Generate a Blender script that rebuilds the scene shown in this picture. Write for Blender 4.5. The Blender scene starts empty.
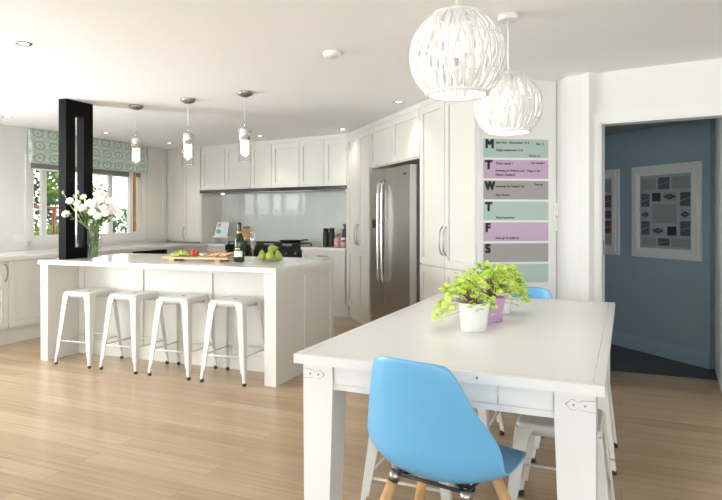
import bpy, bmesh, math, random
from mathutils import Vector, Matrix
random.seed(7)
PI = math.pi
R = math.radians
HC = 2.36          # ceiling height
EYE = 1.285        # camera height
FPX = 600.0        # focal length in pixels of the 722 px frame
scene = bpy.context.scene
COL = scene.collection

def W(px, py, z):
    """point at height z on the line of sight measured on site at (px, py)"""
    Y = (z - EYE) * FPX / (217.0 - py)
    return Vector(((px - 361.0) / FPX * Y, Y, z))

# ------------------------------------------------------------------ materials
def new_mat(name):
    m = bpy.data.materials.new(name); m.use_nodes = True
    nt = m.node_tree
    return m, nt, nt.nodes['Principled BSDF']

def N(nt, t, **kw):
    n = nt.nodes.new(t)
    for k, v in kw.items(): setattr(n, k, v)
    return n

def paint(name, col, rough=.5, metal=0., var=.02, scale=14., bump=0., spec=.5, coat=0., emis=None, es=0.):
    m, nt, b = new_mat(name)
    tc = N(nt, 'ShaderNodeTexCoord'); no = N(nt, 'ShaderNodeTexNoise')
    no.inputs['Scale'].default_value = scale; no.inputs['Detail'].default_value = 3
    nt.links.new(tc.outputs['Object'], no.inputs['Vector'])
    mx = N(nt, 'ShaderNodeMix', data_type='RGBA')
    mx.inputs[6].default_value = tuple(max(0, c * (1 - var)) for c in col) + (1,)
    mx.inputs[7].default_value = tuple(min(1, c * (1 + var)) for c in col) + (1,)
    nt.links.new(no.outputs[0], mx.inputs[0]); nt.links.new(mx.outputs[2], b.inputs['Base Color'])
    b.inputs['Roughness'].default_value = rough; b.inputs['Metallic'].default_value = metal
    b.inputs['Specular IOR Level'].default_value = spec
    b.inputs['Coat Weight'].default_value = coat
    if bump:
        bp = N(nt, 'ShaderNodeBump'); bp.inputs['Strength'].default_value = bump; bp.inputs['Distance'].default_value = .002
        nt.links.new(no.outputs[0], bp.inputs['Height']); nt.links.new(bp.outputs[0], b.inputs['Normal'])
    if emis:
        b.inputs['Emission Color'].default_value = tuple(emis) + (1,); b.inputs['Emission Strength'].default_value = es
    return m

def planks(name, c1, c2, c3, rough, width, length, rot, seam):
    m, nt, b = new_mat(name)
    tc = N(nt, 'ShaderNodeTexCoord'); mp = N(nt, 'ShaderNodeMapping')
    mp.inputs['Rotation'].default_value = (0, 0, R(rot))
    nt.links.new(tc.outputs['Object'], mp.inputs['Vector'])
    br = N(nt, 'ShaderNodeTexBrick'); br.offset = .37; br.offset_frequency = 2
    br.inputs['Scale'].default_value = 1; br.inputs['Mortar Size'].default_value = .0012
    br.inputs['Brick Width'].default_value = length; br.inputs['Row Height'].default_value = width
    br.inputs['Color1'].default_value = (0, 0, 0, 1); br.inputs['Color2'].default_value = (1, 1, 1, 1)
    br.inputs['Mortar'].default_value = (.5, .5, .5, 1); br.inputs['Bias'].default_value = 0
    nt.links.new(mp.outputs[0], br.inputs['Vector'])
    st = N(nt, 'ShaderNodeMapping'); st.inputs['Scale'].default_value = (.9, 26, 1)
    nt.links.new(mp.outputs[0], st.inputs['Vector'])
    # shift the grain from board to board
    ad = N(nt, 'ShaderNodeVectorMath', operation='ADD'); ml = N(nt, 'ShaderNodeVectorMath', operation='SCALE')
    ml.inputs['Scale'].default_value = 9
    nt.links.new(br.outputs['Color'], ml.inputs[0]); nt.links.new(st.outputs[0], ad.inputs[0]); nt.links.new(ml.outputs[0], ad.inputs[1])
    g = N(nt, 'ShaderNodeTexNoise'); g.inputs['Scale'].default_value = 1.6; g.inputs['Detail'].default_value = 6; g.inputs['Distortion'].default_value = .6
    nt.links.new(ad.outputs[0], g.inputs['Vector'])
    cr = N(nt, 'ShaderNodeValToRGB')
    e = cr.color_ramp.elements; e[0].position = .0; e[0].color = c1 + (1,); e[1].position = 1; e[1].color = c3 + (1,)
    n = e.new(.5); n.color = c2 + (1,)
    mixv = N(nt, 'ShaderNodeMath', operation='MULTIPLY_ADD'); mixv.inputs[1].default_value = .27
    sub = N(nt, 'ShaderNodeMath', operation='MULTIPLY'); sub.inputs[1].default_value = .73
    nt.links.new(g.outputs[0], sub.inputs[0])
    bw = N(nt, 'ShaderNodeRGBToBW'); nt.links.new(br.outputs['Color'], bw.inputs[0])
    nt.links.new(bw.outputs[0], mixv.inputs[0]); nt.links.new(sub.outputs[0], mixv.inputs[2])
    nt.links.new(mixv.outputs[0], cr.inputs[0])
    dk = N(nt, 'ShaderNodeMix', data_type='RGBA'); dk.inputs[7].default_value = seam + (1,)
    nt.links.new(br.outputs['Fac'], dk.inputs[0]); nt.links.new(cr.outputs[0], dk.inputs[6])
    nt.links.new(dk.outputs[2], b.inputs['Base Color'])
    b.inputs['Roughness'].default_value = rough
    bp = N(nt, 'ShaderNodeBump'); bp.inputs['Strength'].default_value = .08; bp.inputs['Distance'].default_value = .001
    nt.links.new(g.outputs[0], bp.inputs['Height']); nt.links.new(bp.outputs[0], b.inputs['Normal'])
    return m

def wood(name, c1, c2, rough=.45, sc=(30, 30, 3)):
    m, nt, b = new_mat(name)
    tc = N(nt, 'ShaderNodeTexCoord'); mp = N(nt, 'ShaderNodeMapping'); mp.inputs['Scale'].default_value = sc
    no = N(nt, 'ShaderNodeTexNoise'); no.inputs['Scale'].default_value = 1; no.inputs['Detail'].default_value = 5
    cr = N(nt, 'ShaderNodeValToRGB'); cr.color_ramp.elements[0].color = c1 + (1,); cr.color_ramp.elements[1].color = c2 + (1,)
    cr.color_ramp.elements[0].position = .3; cr.color_ramp.elements[1].position = .7
    nt.links.new(tc.outputs['Object'], mp.inputs[0]); nt.links.new(mp.outputs[0], no.inputs['Vector'])
    nt.links.new(no.outputs[0], cr.inputs[0]); nt.links.new(cr.outputs[0], b.inputs['Base Color'])
    b.inputs['Roughness'].default_value = rough
    return m

def pane(name, tint=(1, 1, 1), ior=1.45, base=0.0):
    """thin clear glass: see-through plus a fresnel reflection"""
    m = bpy.data.materials.new(name); m.use_nodes = True; nt = m.node_tree; nt.nodes.clear()
    o = N(nt, 'ShaderNodeOutputMaterial'); mx = N(nt, 'ShaderNodeMixShader'); t = N(nt, 'ShaderNodeBsdfTransparent')
    g = N(nt, 'ShaderNodeBsdfGlossy'); f = N(nt, 'ShaderNodeLayerWeight'); f.inputs[0].default_value = .5
    no = N(nt, 'ShaderNodeTexNoise'); no.inputs['Scale'].default_value = 3
    tc = N(nt, 'ShaderNodeTexCoord'); nt.links.new(tc.outputs['Object'], no.inputs['Vector'])
    mr = N(nt, 'ShaderNodeMapRange'); mr.inputs[3].default_value = .01; mr.inputs[4].default_value = .03
    nt.links.new(no.outputs[0], mr.inputs[0]); nt.links.new(mr.outputs[0], g.inputs['Roughness'])
    t.inputs[0].default_value = tint + (1,)
    f0 = ((ior-1)/(ior+1))**2 + base
    pw = N(nt, 'ShaderNodeMath', operation='POWER'); pw.inputs[1].default_value = 5; nt.links.new(f.outputs['Facing'], pw.inputs[0])
    ad = N(nt, 'ShaderNodeMath', operation='MULTIPLY_ADD'); ad.inputs[1].default_value = 1 - f0; ad.inputs[2].default_value = f0
    nt.links.new(pw.outputs[0], ad.inputs[0]); nt.links.new(ad.outputs[0], mx.inputs[0])
    nt.links.new(t.outputs[0], mx.inputs[1]); nt.links.new(g.outputs[0], mx.inputs[2]); nt.links.new(mx.outputs[0], o.inputs[0])
    return m

def steel(name, col, rough, stretch=(1, 1, 60)):
    m, nt, b = new_mat(name)
    tc = N(nt, 'ShaderNodeTexCoord'); mp = N(nt, 'ShaderNodeMapping'); mp.inputs['Scale'].default_value = stretch
    no = N(nt, 'ShaderNodeTexNoise'); no.inputs['Scale'].default_value = 8; no.inputs['Detail'].default_value = 4
    nt.links.new(tc.outputs['Object'], mp.inputs[0]); nt.links.new(mp.outputs[0], no.inputs['Vector'])
    mr = N(nt, 'ShaderNodeMapRange'); mr.inputs[3].default_value = rough * .85; mr.inputs[4].default_value = rough * 1.2
    nt.links.new(no.outputs[0], mr.inputs[0]); nt.links.new(mr.outputs[0], b.inputs['Roughness'])
    b.inputs['Base Color'].default_value = col + (1,); b.inputs['Metallic'].default_value = 1
    return m

def blind_fabric():
    """pale fabric printed with a lattice of green rings"""
    m, nt, b = new_mat('ring_print_fabric')
    tc = N(nt, 'ShaderNodeTexCoord'); sp = N(nt, 'ShaderNodeSeparateXYZ'); nt.links.new(tc.outputs['Object'], sp.inputs[0])
    def math_(op, a, bb=None):
        n = N(nt, 'ShaderNodeMath', operation=op)
        for i, v in enumerate((a, bb)):
            if v is None: continue
            if isinstance(v, (int, float)): n.inputs[i].default_value = v
            else: nt.links.new(v, n.inputs[i])
        return n.outputs[0]
    def dist(ox, oz):
        u = math_('SUBTRACT', math_('FRACT', math_('ADD', math_('DIVIDE', sp.outputs[0], .215), ox)), .5)
        v = math_('SUBTRACT', math_('FRACT', math_('ADD', math_('DIVIDE', sp.outputs[2], .152), oz)), .5)
        return math_('SQRT', math_('ADD', math_('MULTIPLY', u, u), math_('MULTIPLY', v, v)))
    def band(d, r0, r1): return math_('MULTIPLY', math_('GREATER_THAN', d, r0), math_('LESS_THAN', d, r1))
    d1 = dist(0, .3); d2 = dist(.5, .8)
    f = math_('MINIMUM', math_('ADD', math_('ADD', band(d1, .24, .40), math_('LESS_THAN', d1, .10)), math_('ADD', band(d2, .17, .24), math_('LESS_THAN', d2, .07))), 1.)
    mx = N(nt, 'ShaderNodeMix', data_type='RGBA')
    mx.inputs[6].default_value = (.66, .69, .62, 1); mx.inputs[7].default_value = (.36, .52, .43, 1)
    nt.links.new(f, mx.inputs[0]); nt.links.new(mx.outputs[2], b.inputs['Base Color']); b.inputs['Roughness'].default_value = .9
    return m

M = {}
M['cabinet'] = paint('cabinet_paint', (.715, .695, .64), .38, var=.008)
M['wall'] = paint('wall_paint', (.75, .742, .72), .7, var=.008)
M['ceiling'] = paint('ceiling_paint', (.90, .90, .895), .85, var=.006)
M['trim'] = paint('trim_paint', (.76, .755, .735), .4, var=.008)
M['table'] = paint('table_paint', (.77, .77, .765), .3, var=.02, scale=5)
M['worn'] = wood('worn_edge_wood', (.42, .30, .17), (.80, .79, .76), .6, (14, 14, 14))
M['stone'] = paint('benchtop_stone', (.77, .76, .735), .12, var=.015, scale=60)
M['stool'] = paint('white_powder_coat', (.67, .655, .61), .32, var=.015, scale=20)
M['rubber'] = paint('black_rubber', (.02, .02, .02), .7)
M['blue'] = paint('blue_plastic', (.135, .40, .66), .36, var=.015, scale=3)
M['oak'] = wood('oak_dowel', (.50, .27, .11), (.66, .40, .19), .45, (40, 40, 4))
M['floor'] = planks('oak_boards', (.27, .175, .095), (.43, .305, .185), (.60, .455, .30), .27, .128, 1.9, 23.5, (.25, .16, .09))
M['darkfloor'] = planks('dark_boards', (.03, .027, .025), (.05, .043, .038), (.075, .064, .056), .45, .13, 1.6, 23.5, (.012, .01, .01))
M['steel'] = steel('brushed_steel', (.47, .45, .42), .3)
M['chrome'] = steel('polished_chrome', (.78, .76, .73), .14)
M['nickel'] = steel('satin_nickel', (.36, .34, .31), .3)
M['capsteel'] = steel('satin_steel_cap', (.60, .58, .56), .4)
M['black'] = paint('black_enamel', (.012, .012, .013), .22)
M['blackm'] = paint('matt_black', (.016, .016, .017), .5)
M['column'] = paint('black_column_paint', (.003, .003, .0033), .6, spec=.08)
M['dark'] = paint('dark_shadow_gap', (.05, .045, .04), .7)
M['splash'] = paint('splashback_glass', (.58, .61, .58), .07, var=.01, coat=.6)
M['hall'] = paint('blue_hall_paint', (.32, .43, .51), .65, var=.01)
M['hallceil'] = paint('hall_ceiling_paint', (.24, .28, .26), .8, var=.01)  # dark green-grey: the ceiling's lack of light put into its colour
M['framew'] = paint('frame_white', (.80, .80, .77), .35)
M['mat'] = paint('picture_mount', (.42, .48, .55), .7)
M['blind'] = blind_fabric()
M['rolldark'] = paint('grey_shade_cloth', (.23, .235, .24), .8)
M['glass'] = pane('window_glass')
M['crystal'] = pane('clear_glass', (.985, .99, .99), 1.5, .01)
M['fluteglass'] = pane('flute_crystal', (.93, .95, .95), 1.5, .16)
M['darkglass'] = pane('green_bottle_glass', (.03, .07, .02), 1.5, .03)
M['bulb'] = paint('warm_bulb', (1, .9, .75), .5, emis=(1, .80, .52), es=9)
M['bulbhot'] = paint('white_bulb', (1, .95, .9), .5, emis=(1, .88, .70), es=8)
M['bulbsoft'] = paint('soft_bulb', (1, .95, .9), .5, emis=(1, .90, .76), es=4)
M['frost'] = paint('frosted_glass', (.85, .85, .82), .3, emis=(1, .86, .66), es=.7)
M['rattan'] = paint('white_cane', (.82, .82, .80), .6, var=.05, scale=40)
M['potw'] = paint('white_ceramic', (.80, .80, .77), .25)
M['potp'] = paint('lilac_ceramic', (.55, .33, .55), .35)
M['soil'] = paint('potting_soil', (.05, .03, .02), .95, bump=.8, scale=60)
M['leaf'] = paint('lime_leaf', (.42, .60, .06), .5, var=.25, scale=9)
M['leaf2'] = paint('light_lime_leaf', (.55, .70, .13), .5, var=.2, scale=9)
M['leafd'] = paint('dark_leaf', (.08, .16, .035), .5, var=.4, scale=20)
M['leafg'] = paint('garden_leaf', (.22, .42, .06), .6, var=.5, scale=6)
M['leafdg'] = paint('hedge_leaf', (.05, .11, .03), .6, var=.5, scale=6)
M['stemm'] = paint('green_stem', (.18, .28, .08), .6)
M['stembr'] = paint('reddish_stem', (.22, .10, .07), .6)
M['petal'] = paint('white_petal', (.86, .84, .76), .6, var=.03)
M['bud'] = paint('yellow_bud', (.60, .58, .18), .6)
M['water'] = pane('vase_water', (.86, .93, .88), 1.33, 0)
M['board'] = wood('serving_board_wood', (.55, .36, .17), (.70, .50, .27), .45, (5, 40, 40))
M['grape'] = paint('green_grape', (.45, .52, .12), .25)
M['pear'] = paint('green_pear', (.34, .40, .06), .35, var=.2, scale=30)
M['tomato'] = paint('red_tomato', (.50, .035, .02), .25)
M['bread'] = paint('golden_cracker', (.66, .43, .22), .7, var=.2, scale=25, bump=.5)
M['dip'] = paint('pale_dip', (.72, .70, .62), .5)
M['label'] = paint('white_paper', (.78, .78, .76), .6)
M['gold'] = paint('gold_foil', (.55, .40, .12), .35, metal=.8)
M['plateg'] = pane('glass_plate', (.93, .95, .95), 1.5, .08)
M['orange'] = paint('orange_pasta', (.75, .38, .05), .5, var=.2)
M['orangelid'] = paint('orange_lid', (.62, .22, .06), .4)
M['pink'] = paint('pink_sweets', (.72, .33, .30), .5, var=.2, scale=30)
M['skin'] = paint('printed_skin', (.62, .40, .30), .6)
M['teal'] = paint('printed_teal', (.12, .50, .58), .6)
M['hair'] = paint('printed_brown', (.16, .08, .05), .6)
M['ink'] = paint('black_vinyl', (.012, .012, .012), .5)
M['pen'] = paint('marker_ink', (.04, .04, .045), .6)
M['pgreen'] = paint('planner_green', (.40, .52, .46), .35)
M['ppurple'] = paint('planner_lilac', (.50, .36, .50), .35)
M['pgrey'] = paint('planner_grey', (.32, .31, .30), .35)
M['switch'] = paint('switch_plastic', (.80, .79, .75), .3)
M['weather'] = paint('pale_weatherboard', (.80, .82, .82), .7, var=.03)
M['fence'] = paint('grey_green_fence', (.45, .52, .50), .7, var=.1)
M['redrail'] = paint('red_paint', (.55, .05, .03), .4)
M['grass'] = paint('lawn_green', (.20, .32, .07), .9, var=.4, scale=8)
M['timber'] = wood('varnished_timber', (.42, .20, .07), (.60, .32, .13), .4, (30, 30, 3))
M['brass'] = paint('brass', (.60, .42, .13), .3, metal=1)
M['printg'] = paint('print_grey', (.33, .34, .32), .6, var=.25, scale=60)
M['printd'] = paint('print_dark', (.095, .105, .10), .6, var=.4, scale=50)
M['printk'] = paint('print_black', (.018, .02, .02), .5)
M['printc'] = paint('print_cream', (.42, .41, .37), .6)
M['emblem'] = paint('print_blue_emblem', (.02, .035, .13), .5)
M['printr'] = paint('print_red', (.20, .03, .05), .6, var=.5, scale=70)
M['led'] = paint('led_strip', (1, 1, 1), .5, emis=(1, .98, .95), es=3)
M['reededge'] = paint('concrete_path', (.55, .54, .51), .9)

# ------------------------------------------------------------------ mesh builder
class MB:
    def __init__(s): s.b = bmesh.new()
    def box(s, x0, x1, y0, y1, z0, z1, mi=0):
        v = [s.b.verts.new(p) for p in ((x0,y0,z0),(x1,y0,z0),(x1,y1,z0),(x0,y1,z0),(x0,y0,z1),(x1,y0,z1),(x1,y1,z1),(x0,y1,z1))]
        for f in ((0,3,2,1),(4,5,6,7),(0,1,5,4),(1,2,6,5),(2,3,7,6),(3,0,4,7)):
            s.b.faces.new([v[i] for i in f]).material_index = mi
        return s
    def hexa(s, bot, top):
        """solid between two quads"""
        v = [s.b.verts.new(p) for p in list(bot) + list(top)]
        for f in ((0,3,2,1),(4,5,6,7),(0,1,5,4),(1,2,6,5),(2,3,7,6),(3,0,4,7)): s.b.faces.new([v[i] for i in f])
        return s
    def loft(s, rings, caps=True, mi=0):
        vs = [[s.b.verts.new(p) for p in r] for r in rings]
        n = len(rings[0])
        for a, b in zip(vs, vs[1:]):
            for i in range(n):
                f = s.b.faces.new((a[i], a[(i+1) % n], b[(i+1) % n], b[i])); f.smooth = True; f.material_index = mi
        if caps:
            s.b.faces.new(list(reversed(vs[0]))).material_index = mi; s.b.faces.new(vs[-1]).material_index = mi
        return s
    def tube(s, pts, r, seg=8, mi=0, caps=True):
        pts = [Vector(p) for p in pts]; n = len(pts)
        rr = r if isinstance(r, (list, tuple)) else [r] * n
        rings = []; ref = None
        for i, p in enumerate(pts):
            d = (pts[min(i+1, n-1)] - pts[max(i-1, 0)]).normalized()
            if ref is None: ref = Vector((0,0,1)) if abs(d.z) < .9 else Vector((1,0,0))
            a = d.cross(ref)
            if a.length < 1e-4: a = d.cross(Vector((0,1,0)))
            a.normalize(); b = d.cross(a).normalized(); ref = -b if (-b).length else ref
            ref = a.cross(d)
            rings.append([p + rr[i] * (math.cos(2*PI*k/seg) * a + math.sin(2*PI*k/seg) * b) for k in range(seg)])
        return s.loft(rings, caps, mi)
    def lathe(s, prof, seg=24, c=(0,0,0), mi=0, caps=True):
        c = Vector(c)
        return s.loft([[c + Vector((r*math.cos(2*PI*k/seg), r*math.sin(2*PI*k/seg), z)) for k in range(seg)] for r, z in prof], caps, mi)
    def ball(s, c, r, sx=1, sy=1, sz=1, seg=10, mi=0):
        m = Matrix.Translation(c) @ Matrix.Diagonal((r*sx, r*sy, r*sz, 1))
        g = bmesh.ops.create_uvsphere(s.b, u_segments=seg, v_segments=max(5, seg*2//3), radius=1, matrix=m)
        for v in g['verts']:
            for f in v.link_faces: f.smooth = True; f.material_index = mi
        return s
    def poly(s, pts, z0=None, z1=None):
        if z1 is None:
            s.b.faces.new([s.b.verts.new(p) for p in pts]); return s
        a = [s.b.verts.new((p[0], p[1], z0)) for p in pts]; b = [s.b.verts.new((p[0], p[1], z1)) for p in pts]
        n = len(pts); s.b.faces.new(list(reversed(a))); s.b.faces.new(b)
        for i in range(n): s.b.faces.new((a[i], a[(i+1) % n], b[(i+1) % n], b[i]))
        return s
    def prism_x(s, yz, x0, x1):
        """profile in the y-z plane extruded along x"""
        a = [s.b.verts.new((x0, y, z)) for y, z in yz]; b = [s.b.verts.new((x1, y, z)) for y, z in yz]
        n = len(yz); s.b.faces.new(a); s.b.faces.new(list(reversed(b)))
        for i in range(n): s.b.faces.new((a[i], b[i], b[(i+1) % n], a[(i+1) % n]))
        return s
    def shaker(s, x0, x1, z0, z1, y=0., th=.02, rail=.06, rec=.010):
        s.box(x0, x0+rail, y, y+th, z0, z1); s.box(x1-rail, x1, y, y+th, z0, z1)
        s.box(x0+rail, x1-rail, y, y+th, z0, z0+rail); s.box(x0+rail, x1-rail, y, y+th, z1-rail, z1)
        s.box(x0+rail, x1-rail, y+rec, y+th, z0+rail, z1-rail)
        return s
    def build(s, name, mat, parent=None, bev=0., loc=None, rz=0., smooth=False, sub=0):
        if bev:
            es = [e for e in s.b.edges if len(e.link_faces) == 2 and e.calc_face_angle(0) > .5]
            bmesh.ops.bevel(s.b, geom=es, offset=bev, segments=2, affect='EDGES', profile=.6, clamp_overlap=True)
        bmesh.ops.recalc_face_normals(s.b, faces=s.b.faces[:])
        me = bpy.data.meshes.new(name); s.b.to_mesh(me); s.b.free()
        for m in (mat if isinstance(mat, (list, tuple)) else [mat]): me.materials.append(m)
        if smooth:
            for p in me.polygons: p.use_smooth = True
        o = bpy.data.objects.new(name, me); COL.objects.link(o)
        if parent is not None: o.parent = parent
        if loc is not None: o.location = loc
        if rz: o.rotation_euler.z = rz
        if sub:
            md = o.modifiers.new('sub', 'SUBSURF'); md.levels = sub; md.render_levels = sub
        return o

def tag(o, label, cat, group=None, kind=None):
    o['label'] = label; o['category'] = cat
    if group: o['group'] = group
    if kind: o['kind'] = kind
    return o
def thing(name, label, cat, loc=(0,0,0), rz=0., group=None):
    o = bpy.data.objects.new(name, None); COL.objects.link(o); o.empty_display_size = .1
    o.location = loc; o.rotation_euler = (0, 0, rz)
    return tag(o, label, cat, group)
def struct(o): o['kind'] = 'structure'; return o
def copy_tree(o, parent=None):
    c = o.copy(); COL.objects.link(c)
    if parent is not None: c.parent = parent
    for ch in list(o.children): copy_tree(ch, c)
    return c

class Frame:
    """a wall line on the floor: x runs along it, y into the wall"""
    def __init__(s, a, b=None, ang=None):
        s.o = Vector((a[0], a[1])); 
        d = (Vector((b[0], b[1])) - s.o) if b is not None else Vector((math.cos(ang), math.sin(ang)))
        s.len = d.length; s.d = d.normalized(); s.n = Vector((-s.d.y, s.d.x)); s.ang = math.atan2(s.d.y, s.d.x)
    def p(s, x, y=0., z=0.):
        q = s.o + s.d * x + s.n * y; return Vector((q.x, q.y, z))
    def along(s, px, y=0.):
        k = (px - 361.) / FPX; q = s.o + s.n * y
        return (k * q.y - q.x) / (s.d.x - k * s.d.y)
    def z(s, px, py, y=0.):
        return EYE + (217. - py) * s.p(s.along(px, y), y).y / FPX
    def loc(s, P):
        v = Vector((P[0], P[1])) - s.o
        return v.dot(s.d), v.dot(s.n)

# ------------------------------------------------------------------ plan of the room
WA, WB = W(0, 124, HC), W(166, 149.5, HC)
C0, C1 = W(347, 133, HC), W(424, 100, HC)
BC, NB, DB = W(556, 80.8, HC), W(568.6, 76.3, HC), W(722, 58, HC)
FW = Frame(WA, WB)                    # window wall
FB = Frame(WB, C0)                    # back kitchen run (front of the upper cupboards)
FF = Frame(C0, C1)                    # fridge run
KX = FF.along(475); K = FF.p(KX)
FP = Frame(K, BC)                     # planner wall
FN = Frame(BC, NB)                    # short return
FD = Frame(NB, DB)                    # wall with the hall opening
HALL = Frame((2.56, 6.05), ang=R(-68.3))

def place(o, F, x, y=0., z=0.):
    o.location = F.p(x, y, z); o.rotation_euler = (0, 0, F.ang); return o
def sbuild(mb, name, mat, F=None, bev=0.):
    o = mb.build(name, mat, bev=bev)
    if F is not None: place(o, F, 0)
    return struct(o)

# floor and ceiling
T0 = Vector((1.28, 5.338)); TD = Vector((.9266, -.376)); T1 = T0 + TD * 5
fl = MB().poly([(-13,-6.6),(10,-6.6),(10,-.4),(T1.x,T1.y),(T0.x,T0.y),(1.2,8.6),(-1.5,11.5),(-7,12)], -.06, 0)
sbuild(fl, 'floor', M['floor'])
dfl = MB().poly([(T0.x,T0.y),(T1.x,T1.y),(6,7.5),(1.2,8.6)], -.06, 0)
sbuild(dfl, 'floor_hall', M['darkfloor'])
cl = MB().poly([(-13,-6.6),(10,-6.6),(10,-.1),(NB.x+.05,NB.y+.05),(BC.x,BC.y+.08),(K.x+.6,K.y+.6),(1.5,9),(-1.5,11.5),(-7,12)], HC, HC+.1)
sbuild(cl, 'ceiling', M['ceiling'])

# window wall
wx0, wx1 = FW.along(30), FW.along(141)
wz0, wz1 = 1.0, 2.0
mb = MB()
XA = -15.0
mb.box(XA, -7.3, 0, .16, 0, HC); mb.box(-7.3, -4.7, 0, .16, 2.15, HC); mb.box(-4.7, -3.6, 0, .16, 0, HC); mb.box(-3.6, -1.5, 0, .16, 0, 1.0); mb.box(-3.6, -1.5, 0, .16, 2.1, HC); mb.box(-1.5, wx0, 0, .16, 0, HC); mb.box(wx1, FW.len + .3, 0, .16, 0, HC)
mb.box(wx0, wx1, 0, .16, 0, wz0); mb.box(wx0, wx1, 0, .16, wz1, HC)
sbuild(mb, 'wall_left', M['wall'], FW)

mb = MB(); mb.box(-7.3, -4.7, .05, .11, 0, .06); mb.box(-7.3, -4.7, .05, .11, 2.09, 2.15)
for x in (-7.3, -6.03, -4.77): mb.box(x, x+.07, .05, .11, .06, 2.09)
wo = sbuild(mb, 'window_5', M['trim'], FW); MB().box(-7.25, -4.72, .078, .082, .06, 2.09).build('pane', M['glass'], wo)
mb = MB(); mb.box(-3.6, -1.5, .05, .11, 1.0, 1.06); mb.box(-3.6, -1.5, .05, .11, 2.04, 2.1)
for x in (-3.6, -2.58, -1.56): mb.box(x, x+.06, .05, .11, 1.06, 2.04)
wo = sbuild(mb, 'window_6', M['trim'], FW); MB().box(-3.55, -1.55, .078, .082, 1.06, 2.04).build('pane', M['glass'], wo)  # bench window out of view, added to bring light into the kitchen
# window: frame, mullions, panes
mb = MB()
t = .055
mb.box(wx0-.05, wx1+.05, -.018, .0, wz0-.06, wz0); mb.box(wx0-.07, wx0, -.018, 0, wz0-.06, wz1+.05); mb.box(wx1, wx1+.07, -.018, 0, wz0-.06, wz1+.05)
mb.box(wx0, wx1, 0, .14, wz0, wz0+t); mb.box(wx0, wx1, 0, .14, wz1-t, wz1)
mb.box(wx0, wx0+t, 0, .14, wz0+t, wz1-t); mb.box(wx1-t*1.2, wx1, 0, .14, wz0+t, wz1-t)
divs = [FW.along(p) for p in (47.0, 75, 92.5, 113.5)]
for d in divs: mb.box(d-.035, d+.035, .045, .09, wz0+t, wz1-t)
win = sbuild(mb, 'window_1', M['trim'], FW, bev=.003)
edges = [wx0+t] + divs + [wx1-t*1.2]
for a, b in zip(edges, edges[1:]):
    g = MB().box(a, b, .065, .069, wz0+t, wz1-t).build('pane', M['glass'], win)
# open casement: timber edge with brass hinges
cs = MB(); cx = FW.along(133)
cs.box(cx-.018, cx+.012, -.05, .02, wz0+.07, wz1-.06)
co = cs.build('casement_edge', M['timber'], win, bev=.003)
for z in (wz0+.22, wz1-.17): MB().box(cx-.03, cx-.005, -.056, -.04, z, z+.07).build('hinge', M['brass'], co)
cs = MB().box(FW.along(128.5), FW.along(131.5), -.03, .03, wz0+.06, wz1-.06).build('casement_stile', M['trim'], win, bev=.003)

# roman blind and the grey roller shade
bx0, bx1 = FW.along(26.8), FW.along(143.0)
rb = thing('roman_blind', 'green ring patterned fabric roman blind gathered above kitchen window', 'blind', FW.p(bx0, 0, 0), FW.ang)
L = bx1 - bx0
mb = MB(); mb.prism_x([(-.02,HC-.01),(-.05,HC-.01),(-.075,2.2),(-.105,2.08),(-.11,2.035),(-.085,2.03),(-.05,2.05),(-.02,2.1)], 0, L)
mb.build('fabric_panel', M['blind'], rb, bev=.004)
mb = MB(); mb.prism_x([(-.02,2.07),(-.075,2.06),(-.082,2.0),(-.075,1.945),(-.06,1.94),(-.03,1.96)], 0, L)
mb.build('lower_fold', M['blind'], rb, bev=.004)
MB().tube([(L-.12,-.09,1.95),(L-.12,-.09,1.6)], .0025, 5).build('pull_cord', M['trim'], rb)
rs = thing('roller_shade', 'dark grey roller shade rolled up just under the patterned blind', 'blind', FW.p(FW.along(31), 0, 0), FW.ang)
L2 = FW.along(140) - FW.along(31)
MB().box(0, L2, -.012, .02, 1.87, 1.96).build('shade_cloth', M['rolldark'], rs)
MB().tube([(0,-.012,1.872),(L2,-.012,1.872)], .012, 8).build('bottom_bar', M['framew'], rs)

# power point on the window wall
o = MB().box(-.06, .06, -.012, 0, -.04, .04).build('power_outlet', M['switch'], bev=.003)
place(o, FW, FW.along(19), 0, FW.z(19, 238)); tag(o, 'white double power outlet on wall left of kitchen window', 'outlet')
MB().box(-.032,-.012,-.017,-.012,.008,.03).build('rocker', M['trim'], o); MB().box(.012,.032,-.017,-.012,.008,.03).build('rocker', M['trim'], o)

# panelled strip between the window and the corner
mb = MB(); mb.shaker(FW.along(146.5), FW.len-.02, .93, HC, -.03, .03, .09, .012)
sbuild(mb, 'trim_1', M['cabinet'], FW)

# shell behind the kitchen runs
DEP = .42   # depth of recess behind upper cupboards
mb = MB(); mb.box(-.6, FB.len+.0, DEP, DEP+.12, 0, HC); sbuild(mb, 'wall_back', M['wall'], FB)
mb = MB(); mb.box(-.25, KX+.45, .70, .82, 0, HC); sbuild(mb, 'wall_fridge', M['wall'], FF)
mb = MB(); mb.box(-.0, FP.len, 0, .04, 0, HC); sbuild(mb, 'wall_planner', M['wall'], FP)
mb = MB(); mb.box(0, FN.len, 0, .1, 0, HC); sbuild(mb, 'wall_nib', M['wall'], FN)
# planner wall panel (tall fixed door panel)
mb = MB(); mb.box(FP.along(478.5), FP.along(555), -.012, 0, .1, HC-.035); sbuild(mb, 'trim_2', M['trim'], FP, bev=.003)

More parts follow.
